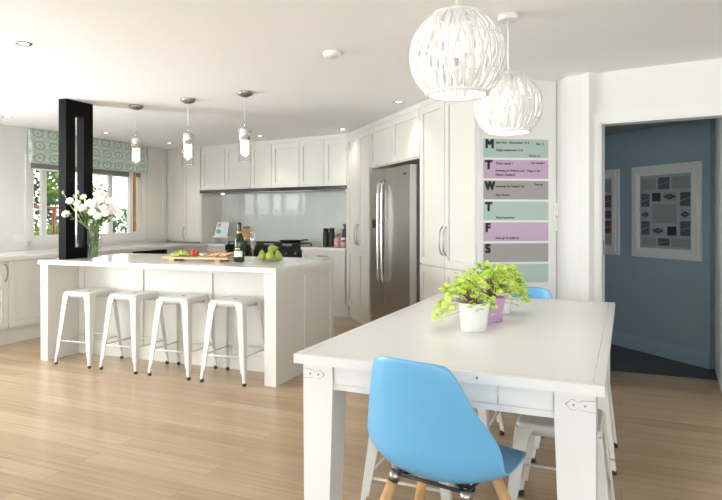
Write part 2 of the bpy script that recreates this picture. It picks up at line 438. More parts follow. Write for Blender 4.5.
# wall with the opening to the hall
dx0, dx1 = FD.along(600.2), FD.along(725)
dz = 1.985
mb = MB(); mb.box(0, dx0, 0, .11, 0, HC); mb.box(dx0, dx1, 0, .11, dz, HC); mb.box(dx1, 9.3, 0, .11, 0, HC)
sbuild(mb, 'wall_right', M['wall'], FD)
mb = MB(); aw = .075
mb.box(dx0-aw, dx0, -.02, 0, 0, dz+aw); mb.box(dx0, dx1, -.02, 0, dz, dz+aw); mb.box(dx1, dx1+aw, -.02, 0, 0, dz+aw)
mb.box(dx0-.012, dx0+.012, -.01, .12, 0, dz); mb.box(dx0, dx1, -.01, .12, dz-.012, dz+.01)
dr = sbuild(mb, 'door_1', M['trim'], FD, bev=.003)
MB().box(dx0+.012, dx0+.016, .03, .08, 1.0, 1.11).build('strike_plate', M['nickel'], dr)
mb = MB(); mb.box(.0, dx0-aw, -.014, 0, 0, .1); mb.box(dx1+aw, 9, -.014, 0, 0, .1); sbuild(mb, 'baseboard_right', M['trim'], FD)
mb = MB(); mb.box(0, FP.len, -.026, -.012, 0, .1); sbuild(mb, 'baseboard_planner', M['trim'], FP)

# hall
HR = (Vector((3.02, 5.10)) - HALL.o).length
mb = MB(); mb.box(-3.0, HR, 0, .1, 0, 2.2); sbuild(mb, 'wall_hall', M['hall'], HALL)
mb = MB(); mb.box(-3.0, HR, -.014, 0, 0, .13); sbuild(mb, 'baseboard_hall', paint('hall_skirting', (.34,.48,.57), .5), HALL)
J0 = FD.p(dx1, .11); SJ = Frame((J0.x, J0.y), (3.02, 5.13))
mb = MB(); mb.box(0, SJ.len, -.1, 0, 0, 2.2); 
o = mb.build('wall_hall_side', M['trim']); o.location = SJ.p(0); o.rotation_euler.z = SJ.ang; struct(o)
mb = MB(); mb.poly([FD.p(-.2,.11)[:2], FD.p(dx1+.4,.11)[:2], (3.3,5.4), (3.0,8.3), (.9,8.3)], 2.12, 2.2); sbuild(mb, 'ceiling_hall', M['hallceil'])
hb = MB(); hb.box(-.1, 3.2, -.1, 0, 0, 2.2); o = hb.build('wall_hall_end', M['hall']); o.location = (.6, 8.35, 0); struct(o)

# room behind the camera: right wall and rear wall, glazed openings added for fill
mb = MB(); P0 = FD.p(9.2, 0)
mb.box(P0.x, P0.x+.12, -6.5, P0.y+.3, 0, HC); sbuild(mb, 'wall_side', M['wall'])
mb = MB(); RY = -6.5
ops = [(-7.6, -3.2), (-2.2, 2.2), (3.2, 7.6)]
xs = [-13] + [v for q in ops for v in q] + [10]
for a, b in zip(xs[::2], xs[1::2]): mb.box(a, b, RY-.12, RY, 0, HC)
for a, b in ops: mb.box(a, b, RY-.12, RY, 2.15, HC)
sbuild(mb, 'wall_rear', M['wall'])
for i, (a, b) in enumerate(ops):
    mb = MB(); n = 3
    mb.box(a, b, RY-.1, RY-.02, 0, .06); mb.box(a, b, RY-.1, RY-.02, 2.09, 2.15)
    for k in range(n+1):
        x = a + (b-a)*k/n; mb.box(max(a, x-.035), min(b, x+.035), RY-.09, RY-.03, .06, 2.09)
    wo = sbuild(mb, 'window_%d' % (i+2), M['trim'])  # unseen rear glazing, added to go with the fill lights
    MB().box(a+.03, b-.03, RY-.062, RY-.058, .06, 2.09).build('pane', M['glass'], wo)

# ------------------------------------------------------------------ cabinetry
def bow_handle(parent, x, z, length, vert=True, y=0., mat='nickel'):
    mb = MB(); n = 9; pts = []
    for i in range(n):
        u = i/(n-1); a = (u-.5)*length; off = -.006 - .028*math.sin(PI*u)**.6 if 0 < u < 1 else 0.
        pts.append((x, y+off, z+a) if vert else (x+a, y+off, z))
    mb.tube(pts, [.0065]*n, 8)
    return mb.build('handle', M[mat], parent)

def cabinet(F, px0, px1, label, fronts, z0=.14, z1=.845, depth=.38, y=0., kick=True, name='base_cabinet', cat='cabinet', group=None, top=None):
    """fronts: list of (kind, u0, u1, w0, w1, handle) in fractions of the width and real heights"""
    x0 = px0 if isinstance(px0, float) else F.along(px0, y); x1 = px1 if isinstance(px1, float) else F.along(px1, y)
    w = x1 - x0
    t = thing(name, label, cat, F.p(x0, y, 0), F.ang, group)
    MB().box(.001, w-.001, .021, depth, z0, z1).build('carcass', M['cabinet'], t)
    if kick: MB().box(.001, w-.001, .03, .045, .0, z0).build('kickboard', M['cabinet'], t)
    if top: MB().box(.001, w-.001, .012, .03, z1, top).build('cornice', M['cabinet'], t)
    for kind, u0, u1, w0, w1, h in fronts:
        g = .0035
        o = MB().shaker(u0*w+g, u1*w-g, w0+g, w1-g, 0, .02, min(.065, (w1-w0)*.28), .016).build(kind, M['cabinet'], t, bev=.0015)
        if h:
            if h[0] == 'v': bow_handle(o, (u0*w + h[1]) if h[1] > 0 else (u1*w + h[1]), h[2], h[3], True)
            else: bow_handle(o, (u0+u1)/2*w, h[2], h[3], False)
    return t

BT = .885    # top of wall benches
# window run: bench line
Q = W(0, 345.5, 0)
FC = Frame((Q.x + .01, Q.y - .07), ang=FW.ang)
lead = Vector((FC.o.x, FC.o.y))
# where the two bench fronts meet
def meet(F1, y1, F2, y2):
    a = F1.o + F1.n*y1; b = F2.o + F2.n*y2; d = F1.d; e = F2.d
    den = d.x*(-e.y) + e.x*d.y; r = b - a
    s = (r.x*(-e.y) + e.x*r.y)/den; return s
BY = -.02
sm = meet(FC, 0, FB, BY)           # along window run
tm = meet(FB, BY, FC, 0)           # along back run
wallgap = FW.loc(FC.p(0))[1]       # distance from window wall (negative)
depW = -wallgap - .01
s_dw0, s_dw1 = FC.along(133), FC.along(167)
units = [(-1.30, -.33, 'white shaker base cabinet at the far left, cut by the picture edge', 2),
         (-.33, FC.along(8.4), 'white shaker base cabinet with bow handle below bench left of window', 1),
         (FC.along(8.4), FC.along(72), 'white shaker base cabinet below window bench, beside island end', 1),
         (FC.along(72), s_dw0, 'white base cabinet below the kitchen window behind the flower vase', 1),
         (s_dw1, sm, 'white base cabinet in kitchen corner right of the dark dishwasher', 1)]
for i, (a, b, lab, n) in enumerate(units):
    if n == 2: fr = [('door', 0, .5, .16, .84, ('v', -.05, .72, .17)), ('door', .5, 1, .16, .84, ('v', .05, .72, .17))]
    elif i == 1: fr = [('door', 0, 1, .16, .84, ('v', -.035, .725, .17))]
    elif i == 4: fr = [('drawer', 0, 1, .62, .84, ('h', 0, .76, .16)), ('door', 0, 1, .16, .62, None)]
    else: fr = [('door', 0, 1, .16, .84, ('v', -.05, .72, .17) if i == 3 else None)]
    cabinet(FC, float(a), float(b), lab, fr, depth=depW)
d = thing('dishwasher', 'dark steel dishwasher built in under the bench near kitchen corner', 'dishwasher', FC.p(s_dw0), FC.ang)
w = s_dw1 - s_dw0
MB().box(.004, w-.004, .03, .55, .02, .845).build('body', M['blackm'], d)
MB().box(.006, w-.006, .0, .03, .14, .74).build('door', M['steel'], d, bev=.003)
MB().box(.006, w-.006, -.002, .03, .745, .842).build('control_panel', M['black'], d, bev=.003)
MB().tube([(.06,-.0,.72),(.06,-.035,.72),(w-.06,-.035,.72),(w-.06,0,.72)], .008, 8).build('handle', M['steel'], d)

# back run base cabinets and cooker
ck0, ck1 = FB.along(226, BY), FB.along(301.5, BY)
e1 = FB.len - .02
cabinet(FB, float(tm), float(ck0)-.004, 'white drawer cabinet on the back wall between corner and cooker', 
        [('drawer', 0, 1, .62, .84, ('h', 0, .76, .16)), ('drawer', 0, 1, .39, .62, None), ('drawer', 0, 1, .16, .39, None)], y=BY)
cabinet(FB, float(ck1)+.004, float(e1), 'white drawer cabinet right of the cooker with steel bow handles',
        [('drawer', 0, 1, .66, .84, ('h', 0, .775, .16)), ('drawer', 0, 1, .42, .66, ('h', 0, .615, .16)), ('drawer', 0, 1, .16, .42, None)], y=BY)

# worktops
def worktop(F, x0, x1, y0, y1, label, z=BT, th=.038, bev=.004):
    o = MB().box(0, x1-x0, y0, y1, 0, th).build('worktop', M['stone'], bev=bev)
    o.location = F.p(x0, 0, z-th); o.rotation_euler.z = F.ang
    return tag(o, label, 'worktop')
worktop(FC, -1.33, sm-.002, -.02, depW, 'long white stone worktop running under the kitchen window')
o = MB().poly([FC.p(sm, -.02)[:2], FB.p(ck0-.004, BY-.02)[:2], FB.p(ck0-.004, DEP-.006)[:2], FB.p(.02, DEP-.006)[:2], FC.p(sm, depW)[:2]], BT-.038, BT).build('worktop', M['stone'])
tag(o, 'short white stone worktop left of the black cooker below splashback', 'worktop')
worktop(FB, ck1+.004, FB.len-.005, BY-.02, DEP-.004, 'short white stone worktop right of the black cooker')

# cooker
cw = ck1 - ck0
ck = thing('range_cooker', 'wide black range cooker with gas hob and chrome knobs', 'cooker', FB.p(ck0, BY), FB.ang)
MB().box(.0, cw, .02, .285, .08, .885).build('body', M['black'], ck, bev=.004)
for i in range(2):
    o = MB().box(.02+i*(cw/2), cw/2-.01+i*(cw/2), -.005, .02, .14, .70).build('oven_door', M['black'], ck, bev=.004)
    MB().tube([(.08+i*cw/2,-.005,.66),(.08+i*cw/2,-.045,.66),(cw/2-.07+i*cw/2,-.045,.66),(cw/2-.07+i*cw/2,-.005,.66)], .009, 8).build('handle', M['chrome'], o)
MB().box(0, cw, -.015, .02, .72, .875).build('control_panel', M['black'], ck, bev=.004)
for i in range(9):
    x = .07 + i*(cw-.14)/8
    mb = MB(); mb.tube([(x,-.015,.795),(x,-.045,.795)], [.024,.021], 14)
    kn = mb.build('knob', M['blackm'], ck)
    MB().box(x-.003, x+.003, -.049, -.045, .777, .813).build('pointer', M['chrome'], kn)
    MB().box(x-.016, x+.016, -.0475, -.045, .7925, .7975).build('pointer', M['chrome'], kn)
for i in range(4):
    x0 = .03 + i*(cw-.06)/4; x1 = x0 + (cw-.06)/4 - .02
    mb = MB()
    for xx in (x0, (x0+x1)/2, x1): mb.box(xx-.006, xx+.006, .03, .28, .915, .93)
    for yy in (.03, .155, .28): mb.box(x0, x1, yy-.006, yy+.006, .915, .93)
    for xx in (x0, x1):
        for yy in (.03, .28): mb.box(xx-.006, xx+.006, yy-.006, yy+.006, .885, .915)
    mb.build('pan_support', M['blackm'], ck)
    MB().lathe([(.045,.885),(.045,.9),(.03,.908),(.03,.91)], 16, ((x0+x1)/2, .155, 0)).build('burner', M['blackm'], ck)
# flat griddle pan on the hob
worktop(FB, ck0-.002, ck1+.002, BY+.288, DEP-.006, 'narrow white stone ledge behind the black cooker')
gx = FB.along(299.5, .12)
gp = thing('griddle_pan', 'flat round black pan on the hob right end', 'pan', FB.p(gx-.15, .12, .93), FB.ang)
MB().lathe([(.0,0),(.12,.0),(.17,.035),(.175,.035),(.165,.03),(.12,.006),(0,.006)], 28, caps=False).build('pan_body', M['blackm'], gp)
MB().tube([(.16,-.02,.03),(.26,-.04,.045),(.34,-.05,.045)], .009, 8).build('handle', M['blackm'], gp)

# splashback, hood strip, recess side
hs0 = FB.along(200.5); 
sp0 = FB.along(218, DEP-.012)
o = MB().box(0, FB.len-.02-hs0, DEP-.01, DEP-.002, BT, 1.66).build('splashback', M['splash'])
place(o, FB, hs0+.02); tag(o, 'pale grey green glass splashback behind the cooker', 'splashback')
o = MB().box(0, .02, .0, DEP-.012, BT, 1.66).build('recess_side', M['cabinet']); place(o, FB, hs0); struct(o); o.name = 'trim_3'
zh0, zh1 = 1.645, 1.69
hood = thing('range_hood', 'slim black range hood strip under the upper cupboards', 'range hood', FB.p(hs0), FB.ang)
L = FB.len - hs0 - .004
MB().box(0, L, -.015, .38, zh0, zh1).build('hood_body', M['black'], hood, bev=.002)
MB().box(L*.36, L*.78, .02, .34, zh0-.006, zh0).build('filter', M['steel'], hood)
for u in (.06, .5, .93): MB().lathe([(.025,zh0-.004),(.025,zh0)], 12, (L*u, .30, 0)).build('hood_light', M['bulbhot'], hood)

# upper cupboards : three pairs
ed = [201, 224.5, 250.5, 271.5, 299, 324, 346.6]
nm = ['left', 'middle', 'right']
for i in range(3):
    a, m_, b = (FB.along(p) for p in ed[2*i:2*i+3]); w = b - a
    cabinet(FB, float(a), float(b), ['white double door upper cupboard over the splashback, beside the benchtop cupboard', 'white double door upper cupboard in the middle above the cooker', 'white double door upper cupboard beside the tall pantry corner'][i],
            [('door', 0, (m_-a)/w, 1.69, HC-.06, None), ('door', (m_-a)/w, 1, 1.69, HC-.06, None)], z0=1.69, z1=HC-.055, depth=.38, kick=False, name='upper_cabinet', top=HC-.001)
# tall cupboard standing on the bench, corner
a = .0; b = FB.along(200.3)
cabinet(FB, float(a+.015), float(b-.001), 'white tall appliance cupboard standing on bench in kitchen corner',
        [('door', 0, .5, .92, HC-.06, None), ('door', .5, 1, .92, HC-.06, ('v', .03, 1.03, .2))], z0=.9, z1=HC-.055, depth=.38, kick=False, name='tall_cabinet', top=HC-.001)

# fridge run
def fx(p): return float(FF.along(p))
TZ = .885
cabinet(FF, fx(347.6), fx(369.5), 'white two door pantry cupboard left of the steel fridge',
        [('door', 0, .5, .16, TZ, None), ('door', .5, 1, .16, TZ, None),
         ('door', 0, .5, TZ, HC-.06, ('v', -.035, 1.07, .26)), ('door', .5, 1, TZ, HC-.06, ('v', .035, 1.07, .26))],
        z0=.14, z1=HC-.055, depth=.6, name='pantry_cabinet', top=HC-.001)
cabinet(FF, fx(369.6), fx(419.5), 'white overhead cupboard above the steel fridge',
        [('door', 0, .5, 1.85, HC-.06, None), ('door', .5, 1, 1.85, HC-.06, None)],
        z0=1.84, z1=HC-.055, depth=.6, kick=False, name='upper_cabinet', top=HC-.001)
cabinet(FF, fx(419.6), fx(474.2), 'white two door pantry cupboard between the fridge and weekly planner',
        [('door', 0, .5, .16, .85, None), ('door', .5, 1, .16, .85, None),
         ('door', 0, .5, .85, HC-.06, ('v', -.035, 1.08, .25)), ('door', .5, 1, .85, HC-.06, ('v', .035, 1.08, .25))],
        z0=.14, z1=HC-.055, depth=.3, name='pantry_cabinet', top=HC-.001)

fp_ = [FB.p(FB.len-.019, .012), FF.p(.0, .0), FF.p(FF.along(347.6)-.001, .003), FF.p(FF.along(347.6)-.001, .12), FB.p(FB.len-.019, .12)]
sbuild(MB().poly([v[:2] for v in fp_], 0, HC-.001), 'trim_4', M['cabinet'])
# fridge
fy = -.085
f0 = FF.along(370.6, fy); f1 = FF.along(409.8, fy); w = f1 - f0; HFt = 1.78
fr = thing('fridge', 'stainless steel side by side fridge freezer with water dispenser', 'fridge', FF.p(f0, fy), FF.ang)
MB().box(.004, w-.004, .075, .70, .03, HFt-.01).build('body', paint('fridge_grey_side', (.16,.16,.16), .4), fr)
sp = w*.37
mb = MB(); mb.box(0, sp-.004, .0, .07, .09, HFt); mb.build('freezer_door', M['steel'], fr, bev=.012)
mb = MB(); mb.box(sp+.004, w, .0, .07, .09, HFt); dR = mb.build('fridge_door', M['steel'], fr, bev=.012)
MB().box(.01, w-.01, .03, .08, .01, .085).build('plinth_grille', M['blackm'], fr)
for sx in (-1, 1):
    x = sp + sx*.055; n = 9; pts = [(x, -.004, 1.66)] + [(x, -.045-.012*math.sin(PI*i/8)*.5, 1.62 - i/8*.98) for i in range(9)] + [(x, -.004, .60)]
    MB().tube(pts, .011, 10).build('handle', M['chrome'], fr)
dp = MB().box(sp*.14, sp*.62, -.004, .0, 1.0, 1.27).build('water_dispenser', M['nickel'], fr, bev=.002)
MB().box(sp*.19, sp*.57, -.008, -.004, 1.17, 1.255).build('display', M['black'], dp)
MB().box(sp*.19, sp*.57, -.006, -.004, 1.01, 1.155).build('dispenser_recess', M['steel'], dp)
MB().box(w-.16, w-.08, -.003, 0, 1.69, 1.705).build('badge', M['blackm'], dR)

# ------------------------------------------------------------------ island
IA = R(-21); IP = W(276, 386.0, 0); IY = 4.53
IO = Vector(((276-361)/FPX*IY, IY))
IL = 2.395; ID = 1.09
FI = Frame((IO.x - IL*math.cos(IA), IO.y - IL*math.sin(IA)), ang=IA)
isl = thing('kitchen_island', 'cream panelled kitchen island with an open overhang for four stools', 'kitchen island', FI.p(0), FI.ang)
ZU = .864
MB().box(0, .085, 0, ID, 0, ZU).build('end_panel', M['cabinet'], isl, bev=.002)
mb = MB(); mb.box(IL-.10, IL-.012, 0, ID, 0, ZU)
xr = IL-.012
def side_frame(mb, y0, y1, z0, z1):
    mb.box(xr, IL, y0, y1, z0, z1)
side_frame(mb, 0, .065, 0, ZU); side_frame(mb, ID-.07, ID, 0, ZU); side_frame(mb, .5, .56, 0, ZU)
side_frame(mb, .065, .5, ZU-.06, ZU); side_frame(mb, .56, ID-.07, ZU-.06, ZU)
side_frame(mb, .065, .5, 0, .17); side_frame(mb, .56, ID-.07, 0, .17)
mb.build('end_panel', M['cabinet'], isl, bev=.002)
mb = MB(); mb.box(.085, IL-.10, .362, .38, 0, ZU)
for a, b in ((.085, .15), (.78, .84), (1.52, 1.58), (IL-.16, IL-.10)): mb.box(a, b, .35, .362, 0, ZU)
for a, b in ((.15,.78), (.84,1.52), (1.58, IL-.16)):
    mb.box(a, b, .35, .362, 0, .13); mb.box(a, b, .35, .362, ZU-.06, ZU)
mb.build('seating_panel', M['cabinet'], isl, bev=.0015)
mb = MB(); mb.box(.085, IL-.1, .38, ID-.03, .1, ZU); mb.build('carcass', M['cabinet'], isl)
for i in range(4):
    a = .09 + i*(IL-.2)/4; b = a + (IL-.2)/4
    MB().shaker(a+.002, b-.002, .14, ZU-.01, ID-.03, .02, .06, -.0).build('door', M['cabinet'], isl)
MB().box(.09, IL-.1, ID-.08, ID-.06, 0, .1).build('kickboard', M['cabinet'], isl)
o = MB().box(-.008, IL+.010, -.022, ID+.005, ZU, .9).build('island_benchtop', M['stone'], bev=.004)
place(o, FI, 0); o.location.z = 0; tag(o, 'glossy white stone benchtop covering the kitchen island', 'benchtop')

# black slotted column standing on the benchtop
cA = FI.loc(W(59.3, 258, .9)); 
lx, ly = .105, .12
cx0 = FI.along(58.6, ly); 
cwid = FI.along(66, ly) - cx0
cy1 = ly
while (361 + FPX*FI.p(cx0+cwid, cy1).x/FI.p(cx0+cwid, cy1).y) < 92.6: cy1 += .005
cd = cy1 - ly
col = thing('slotted_column', 'tall black slotted column rising from island end to the ceiling', 'column', FI.p(cx0, ly, .9), FI.ang)
s0, s1 = .03+cd*.24, cd*.66
mb = MB(); zt = HC-.9
mb.box(0, cwid, 0, s0, 0, zt); mb.box(0, cwid, s1, cd, 0, zt)
mb.box(0, cwid, s0, s1, 0, .10); mb.box(0, cwid, s0, s1, zt-.14, zt)
mb.build('column_body', M['column'], col, bev=.002)
# small glass candle holders in the slot
o = thing('tealight_holder', 'small clear glass tealight holder inside slot of black column', 'candle holder', FI.p(cx0+cwid*.5, ly+(s0+s1)/2, 1.0), FI.ang)
MB().lathe([(.022,0),(.026,.07),(.023,.07),(.02,.008)], 16).build('glass_cup', M['crystal'], o)
MB().lathe([(.018,.008),(.018,.03)], 14).build('candle', M['petal'], o)

# ------------------------------------------------------------------ metal stools
def make_stool(name, label, H, top, foot, group):
    st = thing(name, label, 'stool', group=group)
    h = top/2; fo = foot/2; mb = MB()
    def rsq(hh, z, r=.035, n=4):
        pts = []
        for cx, cy, a0 in ((hh-r, hh-r, 0), (-hh+r, hh-r, 90), (-hh+r, -hh+r, 180), (hh-r, -hh+r, 270)):
            for k in range(n+1):
                a = R(a0 + 90*k/n); pts.append((cx + r*math.cos(a), cy + r*math.sin(a), z))
        return pts
    mb.loft([rsq(h*.93, H-.048, .03), rsq(h, H-.012, .035), rsq(h-.004, H-.003, .035), rsq(h-.014, H, .03), rsq(h-.05, H-.003, .02)], True)
    so = mb.build('seat', M['stool'], st)
    hb = MB(); hb.lathe([(.013, H-.0028), (.013, H-.0015)], 14); hb.build('grip_hole', M['dark'], so)
    lean = (fo - h) / H
    for sx in (-1, 1):
        for sy in (-1, 1):
            mb = MB(); zb = .022
            def sec(z, w, t=.010):
                o_ = h*.985 + (fo - h*.985) * (H - z)/H
                P = [(o_, o_), (o_-w, o_), (o_-w, o_-t), (o_-t-.004, o_-t-.004), (o_-t, o_-w), (o_, o_-w)]
                P[0:1] = [(o_, o_-.007), (o_-.002, o_-.002), (o_-.007, o_)]
                q = [(sx*a, sy*b, z) for a, b in P]
                return q if sx*sy > 0 else list(reversed(q))
            mb.loft([sec(zb, .022), sec(.08, .025), sec(H*.16, .036), sec(H*.5, .047), sec(H*.88, .056), sec(H-.02, .075)], True)
            for f in mb.b.faces: f.smooth = False
            lg = mb.build('leg', M['stool'], st)
            oo = h + (fo-h)*(H-.01)/H - .014
            MB().lathe([(.013,0),(.015,.009),(.013,.026)], 12, (sx*oo, sy*oo, 0)).build('rubber_foot', M['rubber'], lg)
    z = H*.33; q = h + (fo-h)*(H-z)/H - .012
    for a, b in (((-q,-q),(q,-q)), ((q,-q),(q,q)), ((q,q),(-q,q)), ((-q,q),(-q,-q))):
        MB().tube([(a[0],a[1],z),(b[0],b[1],z)], .0065, 8).build('stretcher', M['stool'], st)
    z = H*.9; q = h + (fo-h)*.1 - .01
    MB().tube([(-q,-q,z),(q,q,z)], .005, 6).build('cross_brace', M['stool'], st)
    MB().tube([(-q,q,z-.008),(q,-q,z-.008)], .005, 6).build('cross_brace', M['stool'], st)
    return st

bar = make_stool('bar_stool', 'x', .635, .305, .405, 'white metal bar stools at the island')
labs = ['white metal backless bar stool at island, nearest the black column, leftmost of four',
        'white metal backless bar stool at island, second of four from the black column',
        'white metal backless bar stool at island, third of four from the black column',
        'white metal backless bar stool at island, fourth of four, beside the right end post']
for i in range(4):
    o = bar if i == 0 else copy_tree(bar)
    q = FI.p(IL - 1.945 + i*.504, .12, 0); o.location = q; o.rotation_euler.z = IA + R((0, -2, 1, 2)[i]); o['label'] = labs[i]

# ------------------------------------------------------------------ dining table
TA = math.atan2(-.4035, .915)
TO = Vector((.77, 1.894)); TW, TL = 1.13, 2.03
FT = Frame((TO.x - TW*math.cos(TA), TO.y - TW*math.sin(TA)), ang=TA)
tb = thing('dining_table', 'large white painted farmhouse dining table with worn edges', 'table', FT.p(0), FT.ang)
TZt = .75
mb = MB(); mb.box(0, TW, 0, TL, TZt-.036, TZt); mb.build('tabletop', M['table'], tb, bev=.005)
mb = MB(); e = .035; g = .0022                                  # worn groove framing the top
for a in ((e, TW-e, e, e+g), (e, TW-e, TL-e-g, TL-e), (e, e+g, e, TL-e), (TW-e-g, TW-e, e, TL-e)): mb.box(a[0], a[1], a[2], a[3], TZt-.001, TZt+.0004)
for a in (((0,0),(e,e)), ((TW,0),(TW-e,e))):
    (x0,y0),(x1,y1) = a; dx = .0012
    mb.hexa([(x0-dx,y0,TZt-.001),(x0+dx,y0,TZt-.001),(x1+dx,y1,TZt-.001),(x1-dx,y1,TZt-.001)], [(x0-dx,y0,TZt+.0004),(x0+dx,y0,TZt+.0004),(x1+dx,y1,TZt+.0004),(x1-dx,y1,TZt+.0004)])
mb.build('worn_groove', M['worn'], tb)
lw = .128; ins = .028; ah = .098
za1 = TZt-.036; za0 = za1-ah
for sx, sy in ((0,0),(1,0),(0,1),(1,1)):
    x0 = ins if sx == 0 else TW-ins-lw; y0 = ins if sy == 0 else TL-ins-lw
    tp = .018
    mb = MB()
    bx0, bx1 = (x0, x0+lw-tp) if sx == 0 else (x0+tp, x0+lw); by0, by1 = (y0, y0+lw-tp) if sy == 0 else (y0+tp, y0+lw)
    top_ = [(x0,y0,za0),(x0+lw,y0,za0),(x0+lw,y0+lw,za0),(x0,y0+lw,za0)]
    bot_ = [(bx0+.004,by0,0),(bx1,by0,0),(bx1,by1,0),(bx0+.004,by1,0)]
    mb.hexa(bot_, top_); mb.box(x0, x0+lw, y0, y0+lw, za0, za1)
    lg = mb.build('leg', M['table'], tb, bev=.003)
    if sy == 0:      # thin metal bracket with arrow shaped end, outlined
        zc = za1-.042; s = 1 if sx == 0 else -1; xa = x0+.002 if sx == 0 else x0+lw-.002
        out = [(0,.020),(.042,.016),(.052,.008),(.060,.016),(.072,.018),(.092,.0),(.072,-.018),(.060,-.016),(.052,-.008),(.042,-.016),(0,-.020)]
        def plate(sc, yy0, yy1):
            m2 = MB(); pts = [(xa + s*(p*1.0 if sc == 1 else min(max(p, .0), .0885)), zc + q*(1 if sc == 1 else .92)) for p, q in out]
            a_ = [m2.b.verts.new((p, yy0, q)) for p, q in pts]; b_ = [m2.b.verts.new((p, yy1, q)) for p, q in pts]; n = len(pts)
            m2.b.faces.new(a_); m2.b.faces.new(list(reversed(b_)))
            for i in range(n): m2.b.faces.new((a_[i], a_[(i+1) % n], b_[(i+1) % n], b_[i]))
            return m2
        plate(1, y0-.0008, y0+.002).build('bracket_edge', paint('tarnished_edge', (.20,.18,.16), .5), lg)
        br_ = plate(.92, y0-.0018, y0+.001).build('bracket_plate', M['table'], lg)
        m2 = MB()
        for px_ in (.03, .066): m2.tube([(xa+s*px_, y0-.004, zc),(xa+s*px_, y0, zc)], .004, 10)
        m2.build('bracket_screw', M['nickel'], lg)
# aprons
mb = MB(); yA = ins+.012
mb.box(ins+lw, TW-ins-lw, yA, yA+.022, za0, za0+.022); mb.box(ins+lw, TW-ins-lw, yA+.004, yA+.022, za0+.022, za1)
mb.box(ins+lw, TW-ins-lw, TL-ins-.03, TL-ins-.01, za0, za1)
mb.box(ins+.01, ins+.03, ins+lw, TL-ins-lw, za0, za1); mb.box(TW-ins-.03, TW-ins-.01, ins+lw, TL-ins-lw, za0, za1)
mb.build('apron', M['table'], tb, bev=.002)
dsp = FT.along(498, yA) 
for a, b in ((ins+lw+.004, dsp-.003), (dsp+.003, TW-ins-lw-.004)):
    MB().box(a, b, yA-.004, yA+.006, za0+.026, za1-.004).build('drawer', M['table'], tb, bev=.002)
MB().box(dsp-.003, dsp+.003, yA-.001, yA+.006, za0+.024, za1).build('drawer_gap', M['worn'], tb)
kx = FT.along(477, 0)
MB().box(kx-.003, kx+.003, -.001, .002, TZt-.022, TZt-.012).build('keyhole', M['nickel'], tb)

low = make_stool('low_stool', 'x', .455, .33, .42, 'white metal low stools under the dining table')
spots = [((.84, 2.515), 'low white metal stool under table right side, behind the right front table leg'),
         ((.265, 2.715), 'low white metal stool under table left side, legs seen behind front blue chair'),
         ((.575, 3.44), 'low white metal stool farther back under the left side of table'),
         ((1.16, 3.25), 'low white metal stool farther back under the right side of table')]
for i, (q, lab) in enumerate(spots):
    o = low if i == 0 else copy_tree(low)
    o.location = (q[0], q[1], 0); o.rotation_euler.z = TA; o['label'] = lab

# ------------------------------------------------------------------ moulded blue chairs
def make_chair():
    ch = thing('shell_chair', 'x', 'chair', group='moulded blue chairs at the dining table')
    prof = [(.250,.398),(.235,.418),(.19,.422),(.10,.410),(.0,.398),(-.09,.396),(-.155,.415),(-.200,.475),(-.215,.55),(-.232,.62),(-.250,.70),(-.264,.77),(-.270,.812)]
    wid =  [ .150,     .190,     .212,     .222,    .230,    .238,     .243,     .240,     .224,     .196,     .167,    .143,     .118]
    lift = [-.018,    -.006,     .004,     .020,    .036,    .055,     .070,     .055,     .030,     .012,     .004,    .0,       -.012]
    wrap = [0,         0,         0,        0,       .0,      .015,     .060,     .095,     .095,     .075,     .058,    .046,     .040]
    nu = 16; b = MB(); rows = []
    for (y, z), w, l, wr in zip(prof, wid, lift, wrap):
        row = []
        for i in range(nu+1):
            u = -1 + 2*i/nu; a = abs(u)**2.4
            row.append(b.b.verts.new((u*w*(1-.03*a), y + wr*a, z + l*a)))
        rows.append(row)
    for r0, r1 in zip(rows, rows[1:]):
        for i in range(nu): b.b.faces.new((r0[i], r0[i+1], r1[i+1], r1[i])).smooth = True
    so = b.build('seat_shell', M['blue'], ch, smooth=True)
    sd = so.modifiers.new('thick', 'SOLIDIFY'); sd.thickness = .011; sd.offset = 0
    sb = so.modifiers.new('sub', 'SUBSURF'); sb.levels = 2; sb.render_levels = 2
    tops = [(-.12,.10,.384), (.12,.10,.384), (-.12,-.11,.384), (.12,-.11,.384)]
    feet = [(-.235,.21,0), (.235,.21,0), (-.225,-.235,0), (.225,-.235,0)]
    for t_, f_ in zip(tops, feet):
        t_, f_ = Vector(t_), Vector(f_)
        lg = MB().tube([f_, f_.lerp(t_, .5), f_.lerp(t_, .93)], [.0125, .0165, .0185], 14).build('leg', M['oak'], ch)
        MB().tube([f_.lerp(t_, .94), t_ + Vector((0,0,.008))], [.0185, .0175], 14).build('metal_collar', M['nickel'], lg)
    bm = MB()
    bm.tube([tops[0], tops[1]], .006, 6); bm.tube([tops[2], tops[3]], .006, 6); bm.tube([tops[0], tops[2]], .006, 6); bm.tube([tops[1], tops[3]], .006, 6)
    bm.tube([tops[0], tops[3]], .005, 6); bm.tube([tops[1], tops[2]], .005, 6)
    bm.build('wire_brace', M['blackm'], ch)
    for x, y in ((-.1,.08),(.1,.08),(-.1,-.07),(.1,-.07)): MB().lathe([(.014,.384),(.014,.400)], 10, (x, y, 0)).build('seat_mount', M['rubber'], ch)
    return ch
ch1 = make_chair(); ch1['label'] = 'blue moulded chair with oak legs, back to us at near table end'
CA = R(-35)
ch1.scale = (1.09, 1.05, 1.04)
ch1.rotation_euler.z = CA
ch1.location = (.140 + .27*math.sin(-CA), 1.875 + .27*math.cos(CA), 0)
ch2 = copy_tree(ch1); ch2['label'] = 'blue moulded chair at far table end, only its backrest top showing'
ch2.scale = (1, 1, 1); ch2.rotation_euler.z = TA + PI; q = FT.p(FT.along(531, TL+.10), TL-.15); ch2.location = (q.x, q.y, 0)

